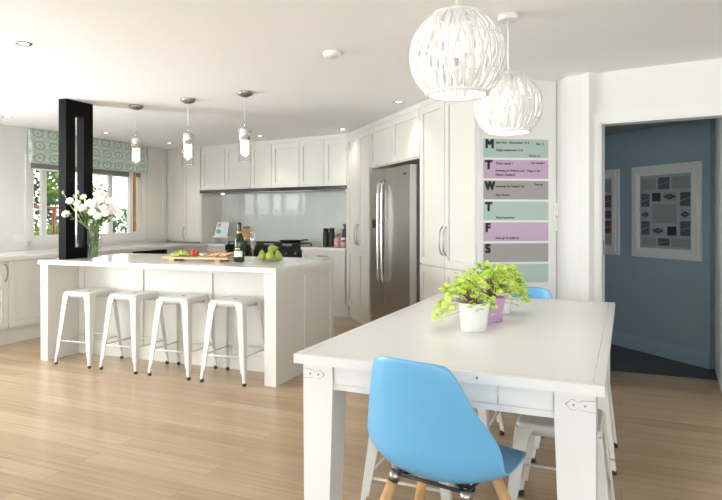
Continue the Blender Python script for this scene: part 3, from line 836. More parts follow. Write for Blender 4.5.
# ------------------------------------------------------------------ potted plants
def leafblob(b, c, n, size, mi=0):
    """one lobed fern-like leaf at c"""
    nrm = Vector((n[0], n[1], n[2])).normalized(); a = nrm.cross(Vector((random.uniform(-1,1), random.uniform(-1,1), .3))).normalized(); bb = nrm.cross(a)
    k = 10; cv = b.b.verts.new(Vector(c) + nrm*size*.12); ring = []
    for i in range(k):
        an = 2*PI*i/k; rr = size*(1. if i % 2 == 0 else .68)*random.uniform(.85, 1.1)
        ring.append(b.b.verts.new(Vector(c) + rr*(math.cos(an)*a + math.sin(an)*bb) - nrm*size*random.uniform(0, .35)))
    for i in range(k):
        f = b.b.faces.new((cv, ring[i], ring[(i+1) % k])); f.material_index = mi
def plant(name, label, pos, potmat, rt, rbm, hp, spread, n, centre, hang=None):
    t = thing(name, label, 'potted plant', pos, 0)
    MB().lathe([(rbm*.96,0),(rbm,.004),(rt,hp-.008),(rt+.002,hp),(rt-.005,hp),(rt-.009,hp-.02),(rbm-.006,.012)], 32).build('pot', potmat, t)
    MB().lathe([(rt-.012,hp-.03),(rt-.010,hp-.014)], 24).build('soil', M['soil'], t)
    lf = MB(); sm_ = MB()
    for i in range(n):
        a = random.uniform(0, 2*PI); rr = spread*math.sqrt(random.random())
        x = centre[0] + rr*math.cos(a)*1.15; y = centre[1] + rr*math.sin(a); dd = math.hypot(x-centre[0], y-centre[1])/spread
        z = hp + centre[2] + .09*(1-dd*dd) + random.uniform(-.05, .03)
        if dd > .95: z -= .03
        leafblob(lf, (x, y, z), (random.uniform(-.7,.7)+ (x-centre[0])*4, random.uniform(-.9,.3), 1), random.uniform(.013, .024), 0 if random.random() < .6 else 1)
        if i % 3 == 0: sm_.tube([(random.uniform(-.3,.3)*rt, random.uniform(-.3,.3)*rt, hp-.015), (x*.5, y*.5, hp+(z-hp)*.7), (x, y, z)], .0012, 4)
    if hang:
        for k in range(16):
            u = k/15; p = (hang[0]*(.5+.5*u) + random.uniform(-.02,.02), hang[1]*(.5+.5*u)+random.uniform(-.02,.02), hp+.05 - u*(hang[2]) + random.uniform(-.015,.015))
            leafblob(lf, p, (-.5,-.6,.8), random.uniform(.014,.022), 1)
    lf.build('foliage', [M['leaf'], M['leaf2']], t); sm_.build('stems', M['stembr'], t)
    return t
p1 = W(473.5, 330.5, .75); p2 = W(491, 321, .75); p3 = W(500, 313.5, .75)
plant('potted_fern', 'lime green fern in round white pot, nearest of the three table plants', p1, M['potw'], .076, .060, .135, .125, 170, (-.03, .02, .03), (-.19, -.03, .11))
plant('potted_fern', 'lime green fern in the lilac pot between two white pots', p2, M['potp'], .070, .056, .125, .135, 190, (-.02, .0, .065))
plant('potted_fern', 'lime green fern in white pot behind the lilac pot', p3, M['potw'], .070, .056, .125, .105, 150, (.035, -.02, .045), (.14, -.06, .10))

# ------------------------------------------------------------------ woven pendants over the table
def cane_pendant(name, label, c, rad, rz):
    """c is the centre of the shade"""
    t = thing(name, label, 'pendant lamp', (c[0], c[1], c[2]), rz, 'white woven pendants above the dining table')
    top, bot = rad*.87, -rad*.78; zs = 1.0
    def rz_(z):
        u = z/rad/zs; return rad*math.sqrt(max(0, 1-u*u))
    mb = MB(); n = 50
    for i in range(n):
        for layer, (amp, ph, off) in enumerate(((.05, 0, 0), (-.05, 0, -.004))):
            if layer and i % 2: continue
            a0 = 2*PI*i/n + layer*PI/n; pts = []
            rings = []
            for k in range(17):
                z = top + (bot-top)*k/16
                an = a0 + amp*math.sin(k/16*PI*3 + i*2.399) 
                r = rz_(z)+off; w_ = .0050
                rad_ = Vector((math.cos(an), math.sin(an), 0)); tg = Vector((-math.sin(an), math.cos(an), 0)); p = rad_*r + Vector((0,0,z))
                th = .0016
                rings.append([p+tg*w_+rad_*th, p-tg*w_+rad_*th, p-tg*w_-rad_*th, p+tg*w_-rad_*th])
            mb.loft(rings, True)
    sh = mb.build('cane_shade', M['rattan'], t)
    b2 = MB()
    for z, th in ((top, .006), (bot, .008), (rad*.35, .003), (-rad*.45, .003)):
        r = rz_(z); pts = [(r*math.cos(2*PI*k/40), r*math.sin(2*PI*k/40), z) for k in range(41)]
        b2.tube(pts, th, 8)
    b2.build('shade_ring', M['rattan'], t)
    m3 = MB()
    for k in range(3):
        a = 2*PI*k/3; m3.tube([(0,0,top+.005), (rz_(top)*math.cos(a), rz_(top)*math.sin(a), top)], .003, 6)
    m3.lathe([(.020, top-.065),(.022,top-.02),(.016,top+.01),(.008,top+.03)], 14)
    m3.build('lamp_holder', M['trim'], t)
    MB().ball((0,0,top-.115), .042, sz=1.1, seg=16).build('bulb', M['bulbsoft'], t)
    h = HC - c[2]
    MB().tube([(0,0,top+.02),(0,0,h-.03)], .006, 8).build('rod', M['trim'], t)
    MB().lathe([(.05,h-.032),(.055,h-.028),(.055,h-.0)], 24).build('ceiling_rose', M['trim'], t)
    return t
def point_light(name, loc, power, col=(1,.86,.7), r=.04):
    l = bpy.data.lights.new(name, 'POINT'); l.energy = power; l.color = col; l.shadow_soft_size = r
    o = bpy.data.objects.new(name, l); COL.objects.link(o); o.location = loc; return o
c1 = (.376, 2.345, 1.911); c2 = W(508.5, 15, HC); c2 = (c2.x*.985+.01, c2.y, 1.90)
c2 = ((508.3-361)/FPX*c2[1], c2[1], EYE + 111.5*c2[1]/FPX)
cane_pendant('woven_pendant', 'large white woven cane pendant, nearest and highest in the picture', c1, .186, 0)
cane_pendant('woven_pendant', 'white woven cane pendant with visible ceiling rose, in front of weekly planner', c2, 33.8/FPX*c2[1], .4)
point_light('pendant_glow', (c1[0], c1[1], c1[2]+.02), 3.5); point_light('pendant_glow', (c2[0], c2[1], c2[2]+.02), 3.5)
for c in (c1, c2):
    l = bpy.data.lights.new('pendant_downlight', 'SPOT'); l.energy = 10; l.color = (1,.93,.84); l.spot_size = R(125); l.spot_blend = .6; l.shadow_soft_size = .05
    lo = bpy.data.objects.new('pendant_downlight', l); COL.objects.link(lo); lo.location = (c[0], c[1], c[2]-.02)

# ------------------------------------------------------------------ small glass pendants above the island
def glass_pendant():
    t = thing('glass_pendant', 'x', 'pendant lamp', group='small glass pendants above the island')
    MB().lathe([(.0,0),(.066,0),(.072,-.008),(.060,-.026),(.028,-.042),(.0,-.044)], 24, caps=False).build('ceiling_rose', M['nickel'], t)
    MB().tube([(0,0,-.03),(0,0,-.25)], .0025, 6).build('cord', M['trim'], t)
    MB().tube([(0,0,-.25),(0,0,-.31)], .005, 8).build('stem', M['chrome'], t)
    c = MB().lathe([(.0,-.315),(.044,-.315),(.046,-.32),(.046,-.415),(.043,-.415)], 24, caps=False).build('metal_cap', M['capsteel'], t)
    MB().tube([(-.062,0,-.335),(.062,0,-.335)], .003, 6).build('cross_pin', M['chrome'], c)
    MB().lathe([(.053,-.33),(.053,-.60),(.050,-.60),(.050,-.33)], 28, caps=False).build('glass_cylinder', M['crystal'], t)
    MB().lathe([(.036,-.415),(.036,-.53),(.032,-.53)], 20, caps=False).build('frosted_sleeve', M['frost'], t)
    MB().ball((0,0,-.46), .018, sz=1.5, seg=12).build('bulb', M['bulbhot'], t)
    return t
gp0 = glass_pendant()
for i, ((px, py), lab) in enumerate((((136, 106.5), 'small chrome and glass pendant in front of the patterned blind, leftmost of three'),
        ((188, 100), 'small chrome and glass pendant, middle of the three above the island'),
        ((244.8, 93), 'small chrome and glass pendant in front of upper cupboards, rightmost of three'))):
    o = gp0 if i == 0 else copy_tree(gp0)
    q = W(px, py-1, HC); o.location = (q.x, q.y, HC); o['label'] = lab
    point_light('island_lamp_glow', (q.x, q.y, HC-.60), 2.0)

# ------------------------------------------------------------------ downlights, smoke alarm
dls = [((23.5, 43.5), 'recessed ceiling downlight at the upper left of the picture'), ((7, 116.8), 'recessed ceiling downlight near left wall beside the blind'),
       ((106, 133), 'recessed ceiling downlight between black column and leftmost glass pendant'), ((169.5, 143), 'recessed ceiling downlight above the kitchen corner'),
       ((259.8, 136), 'recessed ceiling downlight right of the rightmost glass pendant'), ((342.5, 129.2), 'recessed ceiling downlight beside corner of pantry left of fridge'),
       ((398.6, 101.8), 'recessed ceiling downlight in front of the cupboard above fridge')]
dl = None
for i, ((px, py), lab) in enumerate(dls):
    q = W(px, py, HC)
    if dl is None:
        dl = thing('downlight', lab, 'downlight', q, 0, 'recessed downlights in the kitchen ceiling')
        MB().lathe([(.030,-.002),(.045,-.006),(.050,-.002),(.050,.0),(.030,0)], 24, caps=False).build('trim_ring', M['nickel'], dl)
        MB().lathe([(.029,-.0015),(.029,-.0005)], 20).build('lens', M['bulbhot'], dl)
        o = dl
    else: o = copy_tree(dl); o.location = q; o['label'] = lab
    l = bpy.data.lights.new('downlight_beam', 'SPOT'); l.energy = (7, 16, 14, 14, 9, 8, 8)[i]; l.color = (1, .88, .74); l.spot_size = R(110); l.spot_blend = .8; l.shadow_soft_size = .025
    lo = bpy.data.objects.new('downlight_beam', l); COL.objects.link(lo); lo.location = (q.x, q.y, HC-.02)
q = W(332, 52.5, HC)
sa = thing('smoke_alarm', 'round white smoke alarm on the ceiling', 'smoke alarm', q, 0)
MB().lathe([(.0,-.032),(.045,-.032),(.055,-.025),(.057,0)], 28, caps=False).build('alarm_body', M['switch'], sa)
MB().lathe([(.012,-.035),(.012,-.031)], 12).build('test_button', M['trim'], sa)

# ------------------------------------------------------------------ writing helper
def text_mesh(name, s, size, mat, parent, x, z, y, bold=0., shear=0., ext=.0006, sx=1., align='LEFT', fat=0.):
    cu = bpy.data.curves.new(name, 'FONT'); cu.body = s; cu.size = size; cu.offset = bold; cu.shear = shear; cu.extrude = ext; cu.align_x = align
    cu.resolution_u = 3
    tmp = bpy.data.objects.new('tmp', cu); COL.objects.link(tmp)
    bpy.context.view_layer.update()
    me = bpy.data.meshes.new_from_object(tmp.evaluated_get(bpy.context.evaluated_depsgraph_get()))
    bpy.data.objects.remove(tmp); me.name = name
    me.transform(Matrix.Translation((x, y, z)) @ Matrix.Rotation(R(90), 4, 'X') @ Matrix.Diagonal((sx, 1, 1, 1)))
    if fat:
        bm = bmesh.new()
        for dx, dz in ((-1,-1),(1,-1),(-1,1),(1,1),(0,0)):
            m2 = me.copy(); m2.transform(Matrix.Translation((dx*fat, 0, dz*fat))); bm.from_mesh(m2); bpy.data.meshes.remove(m2)
        bm.to_mesh(me); bm.free()
    me.materials.clear(); me.materials.append(mat)
    o = bpy.data.objects.new(name, me); COL.objects.link(o); o.parent = parent
    return o

# weekly planner
x0, x1 = FP.along(483.4, -.014), FP.along(548.2, -.014); w = x1 - x0
pl = thing('weekly_planner', 'weekly planner of green, lilac and grey strips with bold day letters', 'planner', FP.p(x0, -.012), FP.ang)
ys = [(138.8,158.6,'M','pgreen'),(161.2,180.2,'T','ppurple'),(182.6,201.3,'W','pgrey'),(203.9,222.8,'T','pgreen'),(224.7,244.0,'F','ppurple'),(246,264.2,'S','pgrey'),(265.6,284.4,'S','pgreen')]
ztop = FP.z(484, 138.8); zbot = FP.z(484, 285.2); pitch = (ztop-zbot)/7
notes = {0:[(.19,.030,'Jess Sub - November 12.4',.026),(.80,.036,'Dan 11',.024),(.19,.088,'Rugby assessment 2.15',.024),(.70,.128,'Bins put out',.018)],
         1:[(.18,.030,'Tinker needs +',.024),(.72,.022,'wear wearing it',.019),(.18,.085,'Swimming at Waikato pool - Hogan 3.40-1',.022),(.18,.118,'Dinner Dadband',.024)],
         2:[(.18,.045,'volunteer for Netball Tea',.023),(.78,.028,'Swim gel',.02),(.18,.112,'Swim Surface',.022)],
         3:[(.19,.125,'Board payments',.023)], 4:[(.18,.122,'Swim girl & uniforms',.023)]}
for i, (a, b, c, mt) in enumerate(ys):
    zt_ = ztop - i*pitch; hgt = pitch*.895
    s = MB().box(0, w, -.004, 0, zt_-hgt, zt_).build('day_strip', M[mt], pl); s['label'] = {'pgreen':'pale green strip','ppurple':'lilac strip','pgrey':'grey strip'}[mt]
    text_mesh('day_letter', c, .090, M['ink'], s, .014, zt_-.088+.018, -.0048, fat=.0055, sx=.8 if c == 'W' else 1.)
    for (u, dz_, tx, sz) in notes.get(i, []):
        text_mesh('handwriting', tx, sz, M['pen'], s, u*w, zt_-dz_-.006, -.0046, shear=.25, ext=.0003, sx=.98, fat=.0007)
# light switches
for (py, lab) in ((209.3, 'upper white light switch beside the weekly planner'), (224.3, 'lower white light switch beside the weekly planner')):
    px = 555.8; o = MB().box(-.028, .028, -.012, 0, -.05, .05).build('light_switch', M['switch'], bev=.003)
    place(o, FP, FP.along(px, -.01)+.004, -.012, FP.z(px, py)); tag(o, lab, 'light switch', 'light switches beside the planner')
    MB().box(-.008, .008, -.017, -.011, -.014, .014).build('rocker', M['trim'], o, bev=.002)

# ------------------------------------------------------------------ collage frames in the hall
tiles = [(.04,.33,.04,.20,'g'),(.37,.59,.04,.20,'d'),(.63,.96,.04,.20,'g'),(.03,.20,.25,.43,'d'),(.25,.42,.245,.36,'k'),(.46,.73,.245,.36,'e'),(.79,.97,.25,.43,'d'),
         (.25,.72,.40,.66,'g'),(.03,.20,.48,.60,'e'),(.79,.97,.48,.60,'e'),(.03,.20,.63,.82,'d'),(.79,.97,.63,.82,'d'),(.25,.49,.70,.82,'e'),(.55,.72,.70,.82,'k'),
         (.04,.33,.86,.97,'g'),(.37,.59,.86,.96,'d'),(.63,.96,.86,.97,'g')]
red = {3, 4, 6, 9, 11, 13}
def collage(x, label, reds):
    wF, hF = .745, .86
    t = thing('picture_frame', label, 'picture', HALL.p(x, 0, .905), HALL.ang, 'white framed collages in the hall')
    m_ = .09; mb = MB()
    for q, (ya, yb) in ((0, (-.022, 0)), (.03, (-.034, 0)), (.075, (-.020, 0))):
        u = .03 if q == 0 else (.045 if q == .03 else m_-.075)
        mb.box(q, wF-q, ya, yb, q, q+u); mb.box(q, wF-q, ya, yb, hF-q-u, hF-q); mb.box(q, q+u, ya, yb, q+u, hF-q-u); mb.box(wF-q-u, wF-q, ya, yb, q+u, hF-q-u)
    mb.build('frame', M['framew'], t, bev=.002)
    mt = MB().box(m_, wF-m_, -.008, -.002, m_, hF-m_).build('mount', M['mat'], t)
    iw, ih = wF-2*m_, hF-2*m_
    for k, (a, b, c, d_, kd) in enumerate(tiles):
        mm = {'g':'printg','d':'printd','k':'printk','e':'printc'}[kd]
        if reds and k in red: mm = 'printr'
        X0, X1, Z0, Z1 = m_+a*iw, m_+b*iw, hF-m_-d_*ih, hF-m_-c*ih
        mats = [M[mm], M['emblem'], M['printc']]
        mb = MB(); mb.box(X0, X1, -.0095, -.008, Z0, Z1)
        if kd == 'e' and not (reds and k in red):
            cx_, cz_ = (X0+X1)/2, (Z0+Z1)/2; rx, rz2 = (X1-X0)*.40, (Z1-Z0)*.27
            vs = []
            for q in range(20):
                an = 2*PI*q/20; k2 = 1+.12*math.cos(4*an); vs.append(mb.b.verts.new((cx_+rx*k2*math.cos(an), -.0100, cz_+rz2*k2*math.sin(an))))
            mb.b.faces.new(vs).material_index = 1
            mb.box(cx_-rx*.5, cx_+rx*.5, -.0104, -.010, cz_-rz2*.12, cz_+rz2*.12, 2)
        if kd == 'g' or kd == 'd':
            n = 6
            for q in range(n): 
                xx = X0+(X1-X0)*(q+.6)/(n+.4); zz = (Z0+Z1)/2 + (q-3)*.004*(kd == 'd')
                mb.box(xx-.008, xx+.006, -.0100, -.0095, zz-.004, zz+.004, 2)
        mb.build('print', mats, t)
    MB().box(m_-.002, wF-m_+.002, -.0145, -.0125, m_-.002, hF-m_+.002).build('glazing', M['glass'], t)
    return t
hx = HALL.along(633.2)
collage(hx, 'white framed collage of prints on the blue hall wall, fully visible', False)
collage(HALL.along(620)-.745, 'white framed collage with red prints, cut off by the door frame', True)

# ------------------------------------------------------------------ things on the island
def on_island(px, py): q = W(px, py, .9); return q
# vase of flowers
q = W(94.5, 258.8, .9); q = Vector(((94.5-361)/FPX*5.43, 5.43, .9))
vs = thing('flower_vase', 'tall clear glass vase of water beside the black column', 'vase', q, 0)
MB().lathe([(.055,.0),(.058,.004),(.062,.31),(.070,.335),(.067,.335),(.058,.31),(.054,.02),(.0,.018)], 28, caps=False).build('glass_body', M['crystal'], vs)
MB().lathe([(.0,.02),(.053,.02),(.056,.19),(0,.19)], 24, caps=False).build('water', M['water'], vs)
fl = thing('flower_bouquet', 'bunch of white lisianthus with leafy stems in the glass vase', 'flowers', q + Vector((0,0,.022)), 0)
st_, lv = MB(), MB()
heads = []
random.seed(11)
def px2(pxx, pyy, dy=0.): 
    Y = q.y + dy; return Vector(((pxx-361)/FPX*Y - q.x, dy, EYE + (217-pyy)*Y/FPX - .922))
spots_ = [(70,201),(83.5,197),(66,214),(82,208),(77,203),(91,221),(92.5,212),(98,216),(90,203),(96,204),(104,208),(108,206),(101,200),(112,211),(115,207),(106,213),(87,210),(110,201),(94,208),(103,216),(118,214),(93,205),(100,206),(97,211),(105,203),(109,210),(88,204),(102,211)]
for i, (a, b) in enumerate(spots_):
    h_ = px2(a, b, random.uniform(-.08, .08)); heads.append(h_)
    bs = Vector((random.uniform(-.03,.03), random.uniform(-.03,.03), .0))
    mid = Vector((h_.x*.18, h_.y*.3, .25))
    st_.tube([bs, mid, h_*.6 + Vector((0,0,.1)), h_], .0028, 5)
    for k in range(15):
        u = random.uniform(.15, .95); p = bs.lerp(mid, u/.5) if u < .5 else mid.lerp(h_, (u-.5)*2)
        d_ = Vector((random.uniform(-1,1), random.uniform(-1,1), random.uniform(.1,1))).normalized(); s_ = random.uniform(.035,.065)
        if p.z < .31 and math.hypot(p.x, p.y) + s_*math.hypot(d_.x, d_.y) > .05: d_ = Vector((0,0,1)); 
        sd_ = d_.cross(Vector((random.uniform(-1,1),random.uniform(-1,1),.2))).normalized()*.012
        v = [lv.b.verts.new(x) for x in (p, p+d_*s_*.5+sd_, p+d_*s_, p+d_*s_*.5-sd_)]; lv.b.faces.new(v)
st_.build('stems', M['stemm'], fl); lv.build('leaves', M['leafd'], fl)
for h_ in heads:
    b = MB(); r = random.uniform(.024, .037)
    for layer, (nn, rad_, up) in enumerate(((7, 1, .15), (6, .75, .5), (5, .45, .85))):
        for k in range(nn):
            an = 2*PI*k/nn + layer; dr_ = (Matrix.Rotation(R(58), 3, 'X') @ Vector((math.cos(an), math.sin(an), up))).normalized()
            b.ball(h_ + dr_*r*rad_*.8, r*.5, .9, .9, .8, seg=7)
    b.ball(h_, r*.75, seg=8)
    b.build('bloom', M['petal'], fl)
for (a, b_) in ((74,196),(78,192),(85,200),(97,195),(102,193),(106,196),(63,192.5),(99,198),(109,197),(75,209)):
    h_ = px2(a, b_, random.uniform(-.05,.05))
    bb = MB(); bb.ball(h_, .010, sz=1.7, seg=7); bb.tube([(h_.x*.25, 0, .26), (h_.x*.7, h_.y*.6, h_.z*.75), h_], .0022, 5); bb.build('bud', M['bud'], fl)

# serving board
bq = W(199, 260.6, .9); brz = R(-14)
sb = thing('serving_board', 'long wooden serving board on small feet on the island', 'serving board', bq, brz)
MB().box(-.31, .325, -.10, .10, .02, .036).build('board', M['board'], sb, bev=.005)
for x in (-.22, .22): MB().box(x-.025, x+.025, -.085, .085, 0, .02).build('foot', M['board'], sb)
def onb(x, y, z=.036): v = Matrix.Rotation(brz, 3, 'Z') @ Vector((x, y, z)); return bq + v
gb = MB(); random.seed(5)
for i in range(60):
    a = random.uniform(0, 2*PI); r = math.sqrt(random.random()); x = r*.085*math.cos(a); y = r*.05*math.sin(a); z = .012 + .035*(1-r*r)*random.random()
    gb.ball((x, y, z), .0125, seg=8)
gb_ = gb.build('grape_bunch', M['grape']); gb_.location = onb(-.185, 0); tag(gb_, 'bunch of green grapes on the left part of serving board', 'grapes')
MB().tube([(-.06,0,.03),(.0,.01,.05),(.07,.0,.045)], .002, 5).build('stalk', M['stemm'], gb_)
tm_ = [(-.075,.02,0),(-.045,-.02,0),(-.03,.03,0),(-.055,.0,.028),(-.02,.0,.02)]
tl = ['front left', 'front', 'back', 'top', 'right']
for i, (x, y, z) in enumerate(tm_):
    o = MB().ball((0,0,.017), .018, sz=.9, seg=12).build('cherry_tomato', M['tomato']); o.location = onb(x, y, .036+z)
    MB().ball((0,0,.034), .005, sz=.4, seg=6).build('stem_end', M['stemm'], o)
    tag(o, ['red cherry tomato nearest the grapes', 'red cherry tomato at the front of the tomato pile', 'red cherry tomato at the back of the tomato pile', 'red cherry tomato topmost of the tomato pile', 'red cherry tomato nearest the dip bowl'][i], 'tomato', 'cherry tomatoes on the serving board')
db = thing('dip_bowl', 'small glass bowl of pale dip in the middle of serving board', 'bowl', onb(.045, 0), 0)
MB().lathe([(.025,0),(.045,.02),(.048,.036),(.045,.036),(.04,.02),(.02,.005)], 24, caps=False).build('bowl', M['crystal'], db)
MB().lathe([(.0,.006),(.03,.010),(.042,.028),(.0,.032)], 20, caps=False).build('dip', M['dip'], db)
random.seed(3)
ck_l = ['nearest the dip bowl', 'second from the dip bowl', 'leaning at the middle of the cracker row', 'fourth from the dip bowl', 'fifth from the dip bowl', 'nearest the champagne bottle']
for i in range(6):
    mb = MB(); n = 14; ring = [(.036*(1+.08*random.uniform(-1,1))*math.cos(2*PI*k/n), .030*(1+.08*random.uniform(-1,1))*math.sin(2*PI*k/n)) for k in range(n)]
    mb.poly(ring, -.006, .006); o = mb.build('cracker', M['bread'], bev=.002)
    o.location = onb(.105 + .040*i, random.uniform(-.02,.03), .036+.020+.006*(i%2)); o.rotation_euler = (R(random.uniform(-15,15)), R(-28+random.uniform(-5,5)), brz)
    tag(o, 'golden cracker on serving board, ' + ck_l[i], 'cracker', 'crackers on the serving board')

# champagne bottle
cq = W(239.3, 261.8, .9)
bt = thing('champagne_bottle', 'dark green champagne bottle with white label on island', 'bottle', cq, R(-10))
MB().lathe([(.0,.004),(.038,0),(.0445,.006),(.045,.17),(.040,.20),(.026,.235),(.017,.262),(.0155,.30),(0,.30)], 28, caps=False).build('glass_body', paint('bottle_green', (.010,.030,.008), .08), bt)
MB().lathe([(.0175,.255),(.0172,.30),(.018,.312),(.018,.330),(.015,.338),(.0,.339)], 20, caps=False).build('foil', M['black'], bt)
def wraplabel(z0, z1, r, a0, a1, mat, name):
    mb = MB(); n = 12; vs_ = []
    for k in range(n+1):
        a = R(a0 + (a1-a0)*k/n); vs_.append((mb.b.verts.new((r*math.cos(a), r*math.sin(a), z0)), mb.b.verts.new((r*math.cos(a), r*math.sin(a), z1))))
    for p, s in zip(vs_, vs_[1:]): mb.b.faces.new((p[0], s[0], s[1], p[1])).smooth = True
    return mb.build(name, mat, bt)
wraplabel(.045, .095, .0455, 215, 325, M['label'], 'front_label')
wraplabel(.108, .12, .0455, 245, 295, M['gold'], 'crest')
MB().lathe([(.024,.238),(.0225,.248),(.0185,.262),(.0182,.255),(.0235,.236)], 20, caps=False).build('neck_label', M['gold'], bt)

# champagne flute
fq = W(252.8, 261.8, .9)
fu = thing('champagne_flute', 'empty clear champagne flute between bottle and pears', 'glass', fq, 0)
MB().lathe([(.034,0),(.034,.003),(.006,.008),(.004,.03),(.004,.09),(.012,.105),(.024,.14),(.030,.19),(.028,.255),(.0265,.255),(.0285,.19),(.022,.142),(.010,.110),(0,.104)], 24, caps=False).build('flute_glass', M['fluteglass'], fu)

# glass plate with pears
pq = W(270.5, 261.5, .9)
pp = MB().lathe([(.0,.004),(.06,.004),(.105,.016),(.112,.018),(.108,.012),(.062,0),(.0,0)], 32, caps=False).build('glass_plate', M['plateg'])
pp.location = pq; tag(pp, 'round clear glass plate holding green pears', 'plate')
pears = [(-.070,-.015,.042,0,.0,'leftmost green pear on the glass plate'), (.0,-.035,.042,10,.5,'green pear at the front centre of glass plate'), (.066,-.005,.040,-15,1.,'rightmost green pear on the glass plate'),
         (-.02,.05,.042,0,2,'green pear at the back of glass plate'), (.01,.0,.106,75,.3,'green pear lying on top of the others')]
for x, y, z, tilt, rz, lab in pears:
    mb = MB(); mb.lathe([(.0,-.034),(.018,-.034),(.034,-.015),(.036,.004),(.028,.026),(.016,.044),(.011,.056),(.004,.060),(0,.058)], 18, caps=False)
    o = mb.build('pear', M['pear']); o.location = pq + Vector((x, y, z)); o.rotation_euler = (R(8), R(tilt), rz)
    if tilt == 75: o.scale = (1,1,.95)
    MB().tube([(0,0,.057),(.004,0,.075)], .0016, 5).build('stalk', M['stembr'], o)
    tag(o, lab, 'pear', 'green pears on the glass plate')

# ------------------------------------------------------------------ things on the back bench
def benchpt(px, y, z=BT): return FB.p(FB.along(px, y), y, z)
# cook book / photo on white stand
o = thing('photo_stand', 'white stand holding a photo print of a child on back bench', 'photo stand', benchpt(221.3, .22), FB.ang + R(14))
o.scale = (.80, .8, .86)
MB().box(-.17, .17, -.06, .06, .10, .115).build('shelf', M['trim'], o, bev=.003)
for x in (-.15, .15): MB().box(x-.008, x+.008, -.05, .05, 0, .10).build('support', M['trim'], o)
ph = MB(); ph.hexa([(-.14,-.03,.117),(.14,-.03,.117),(.14,-.02,.117),(-.14,-.02,.117)], [(-.12,.05,.37),(.14,.05,.37),(.14,.06,.37),(-.12,.06,.37)])
po = ph.build('photo', M['label'], o)
def onph(x, zf): 
    z = .117 + .253*zf; return (x, -.034 + .08*zf, z)
a = MB(); a.ball(onph(-.06, .72), .035, sy=.12, seg=12); a.build('printed_face', M['skin'], po)
a = MB(); a.ball(onph(-.06, .84), .032, sy=.12, sz=.5, seg=12); a.build('printed_hair', M['hair'], po)
a = MB(); a.ball(onph(-.055, .32), .06, sx=.9, sy=.12, sz=.9, seg=12); a.build('printed_shirt', M['teal'], po)
# jars
def jar(px, y, r, h, fill, lidm, label, name='storage_jar', group=None, lidh=.03, glass=True):
    t = thing(name, label, 'jar', benchpt(px, y), FB.ang, group)
    MB().lathe([(.0,.002),(r*.96,0),(r,.008),(r,h*.86),(r*.8,h*.93),(r*.8,h)], 20, caps=False).build('jar_body', M['crystal'] if glass else fill, t)
    if glass: MB().lathe([(.0,.006),(r*.93,.006),(r*.93,h*.78),(.0,h*.8)], 18, caps=False).build('contents', fill, t)
    MB().lathe([(.0,h),(r*.9,h),(r*.9,h+lidh),(0,h+lidh+.004)], 20, caps=False).build('lid', lidm, t)
    return t
jar(245.8, .345, .052, .215, M['orange'], M['orangelid'], 'tall glass jar of orange pasta with orange lid behind champagne bottle', lidh=.045)
jar(239.0, .345, .045, .25, M['dip'], M['crystal'], 'clear lidded glass jar left of the orange pasta jar', lidh=.04)
jar(326.0, .2, .042, .215, M['blackm'], M['black'], 'left black canister beside the hob on right worktop', name='canister', group='black canisters right of the hob', glass=False)
jar(331.8, .2, .042, .22, M['blackm'], M['black'], 'right black canister next to the pink jar', name='canister', group='black canisters right of the hob', glass=False)
jar(337.2, .12, .045, .15, M['pink'], M['nickel'], 'glass jar of pink sweets right of black canisters')
jar(343.0, .06, .034, .10, M['pink'], M['petal'], 'small jar of pink sweets in front of knife block')
kb = thing('knife_block', 'tall black knife block against tall pantry side, back bench end', 'knife block', benchpt(345.2, .18), FB.ang)
MB().hexa([(-.04,-.05,0),(.04,-.05,0),(.04,.06,0),(-.04,.06,0)], [(-.04,.0,.24),(.04,.0,.24),(.04,.09,.22),(-.04,.09,.22)]).build('block', M['blackm'], kb, bev=.003)
for i in range(3): MB().tube([(-.025+.025*i,.03,.22),(-.025+.025*i,.0,.31)], .009, 8).build('knife_handle', M['black'], kb)

# ------------------------------------------------------------------ garden outside the kitchen window
o = MB().box(-8, 12, .4, 14, -.5, -.4).build('lawn', M['grass']); place(o, FW, 0); o.location.z = 0; struct(o); o.name = 'ground_garden'
gw = MB()
for k in range(18): gw.box(-2.6, 9, 5.0-.01*(k % 2), 5.3, -.4+k*.2, -.4+(k+1)*.2-.01)
o = gw.build('neighbour_wall', M['weather']); place(o, FW, 0); tag(o, 'pale weatherboard outbuilding wall outside the kitchen window', 'building')
fn = thing('garden_fence', 'grey green paling fence outside left window panes', 'fence', FW.p(0, 3.4, -.4), FW.ang)
for k in range(14): MB().box(-3.0+k*.22, -3.0+k*.22+.2, 0, .02, 0, 1.75).build('paling', M['fence'], fn)
rr = thing('garden_railing', 'red railing in garden seen through left window panes', 'railing', FW.p(0, .9, -.4), FW.ang)
MB().tube([(-3,0,1.82),(1.6,0,1.82)], .02, 8).build('top_rail', M['redrail'], rr)
MB().tube([(.2,0,1.82),(-.35,0,1.3)], .018, 8).build('brace', M['redrail'], rr)
for x in (-2.8,-1.4,.2,1.5): MB().tube([(x,0,0),(x,0,1.82)], .018, 8).build('post', M['redrail'], rr)
def shrub(label, x, y, z0, z1, r, n, mat, size, seed, gname=None):
    random.seed(seed); t = thing('garden_shrub', label, 'shrub', FW.p(x, y, -.4), FW.ang, gname)
    b = MB(); zc = (z0+z1)/2+.4; hz = (z1-z0)/2
    for i in range(n):
        d_ = Vector((random.gauss(0,1), random.gauss(0,1), random.gauss(0,1))).normalized()*random.uniform(.55,1)
        leafblob(b, (d_.x*r, d_.y*r, zc+d_.z*hz), (random.uniform(-1,1), random.uniform(-1,.2), .7), size*random.uniform(.7,1.2))
    b.build('leaves', mat, t)
    MB().tube([(0,0,0),(.03,0,zc*.6),(0,0,zc)], [.035,.025,.015], 6).build('trunk', M['timber'], t)
def wx(px, y): return FW.along(px, y)
shrub('dark green shrub seen between left pane mullion and black column', wx(55, 2.6), 2.6, 1.5, 2.3, .28, 500, M['leafg'], .05, 1)
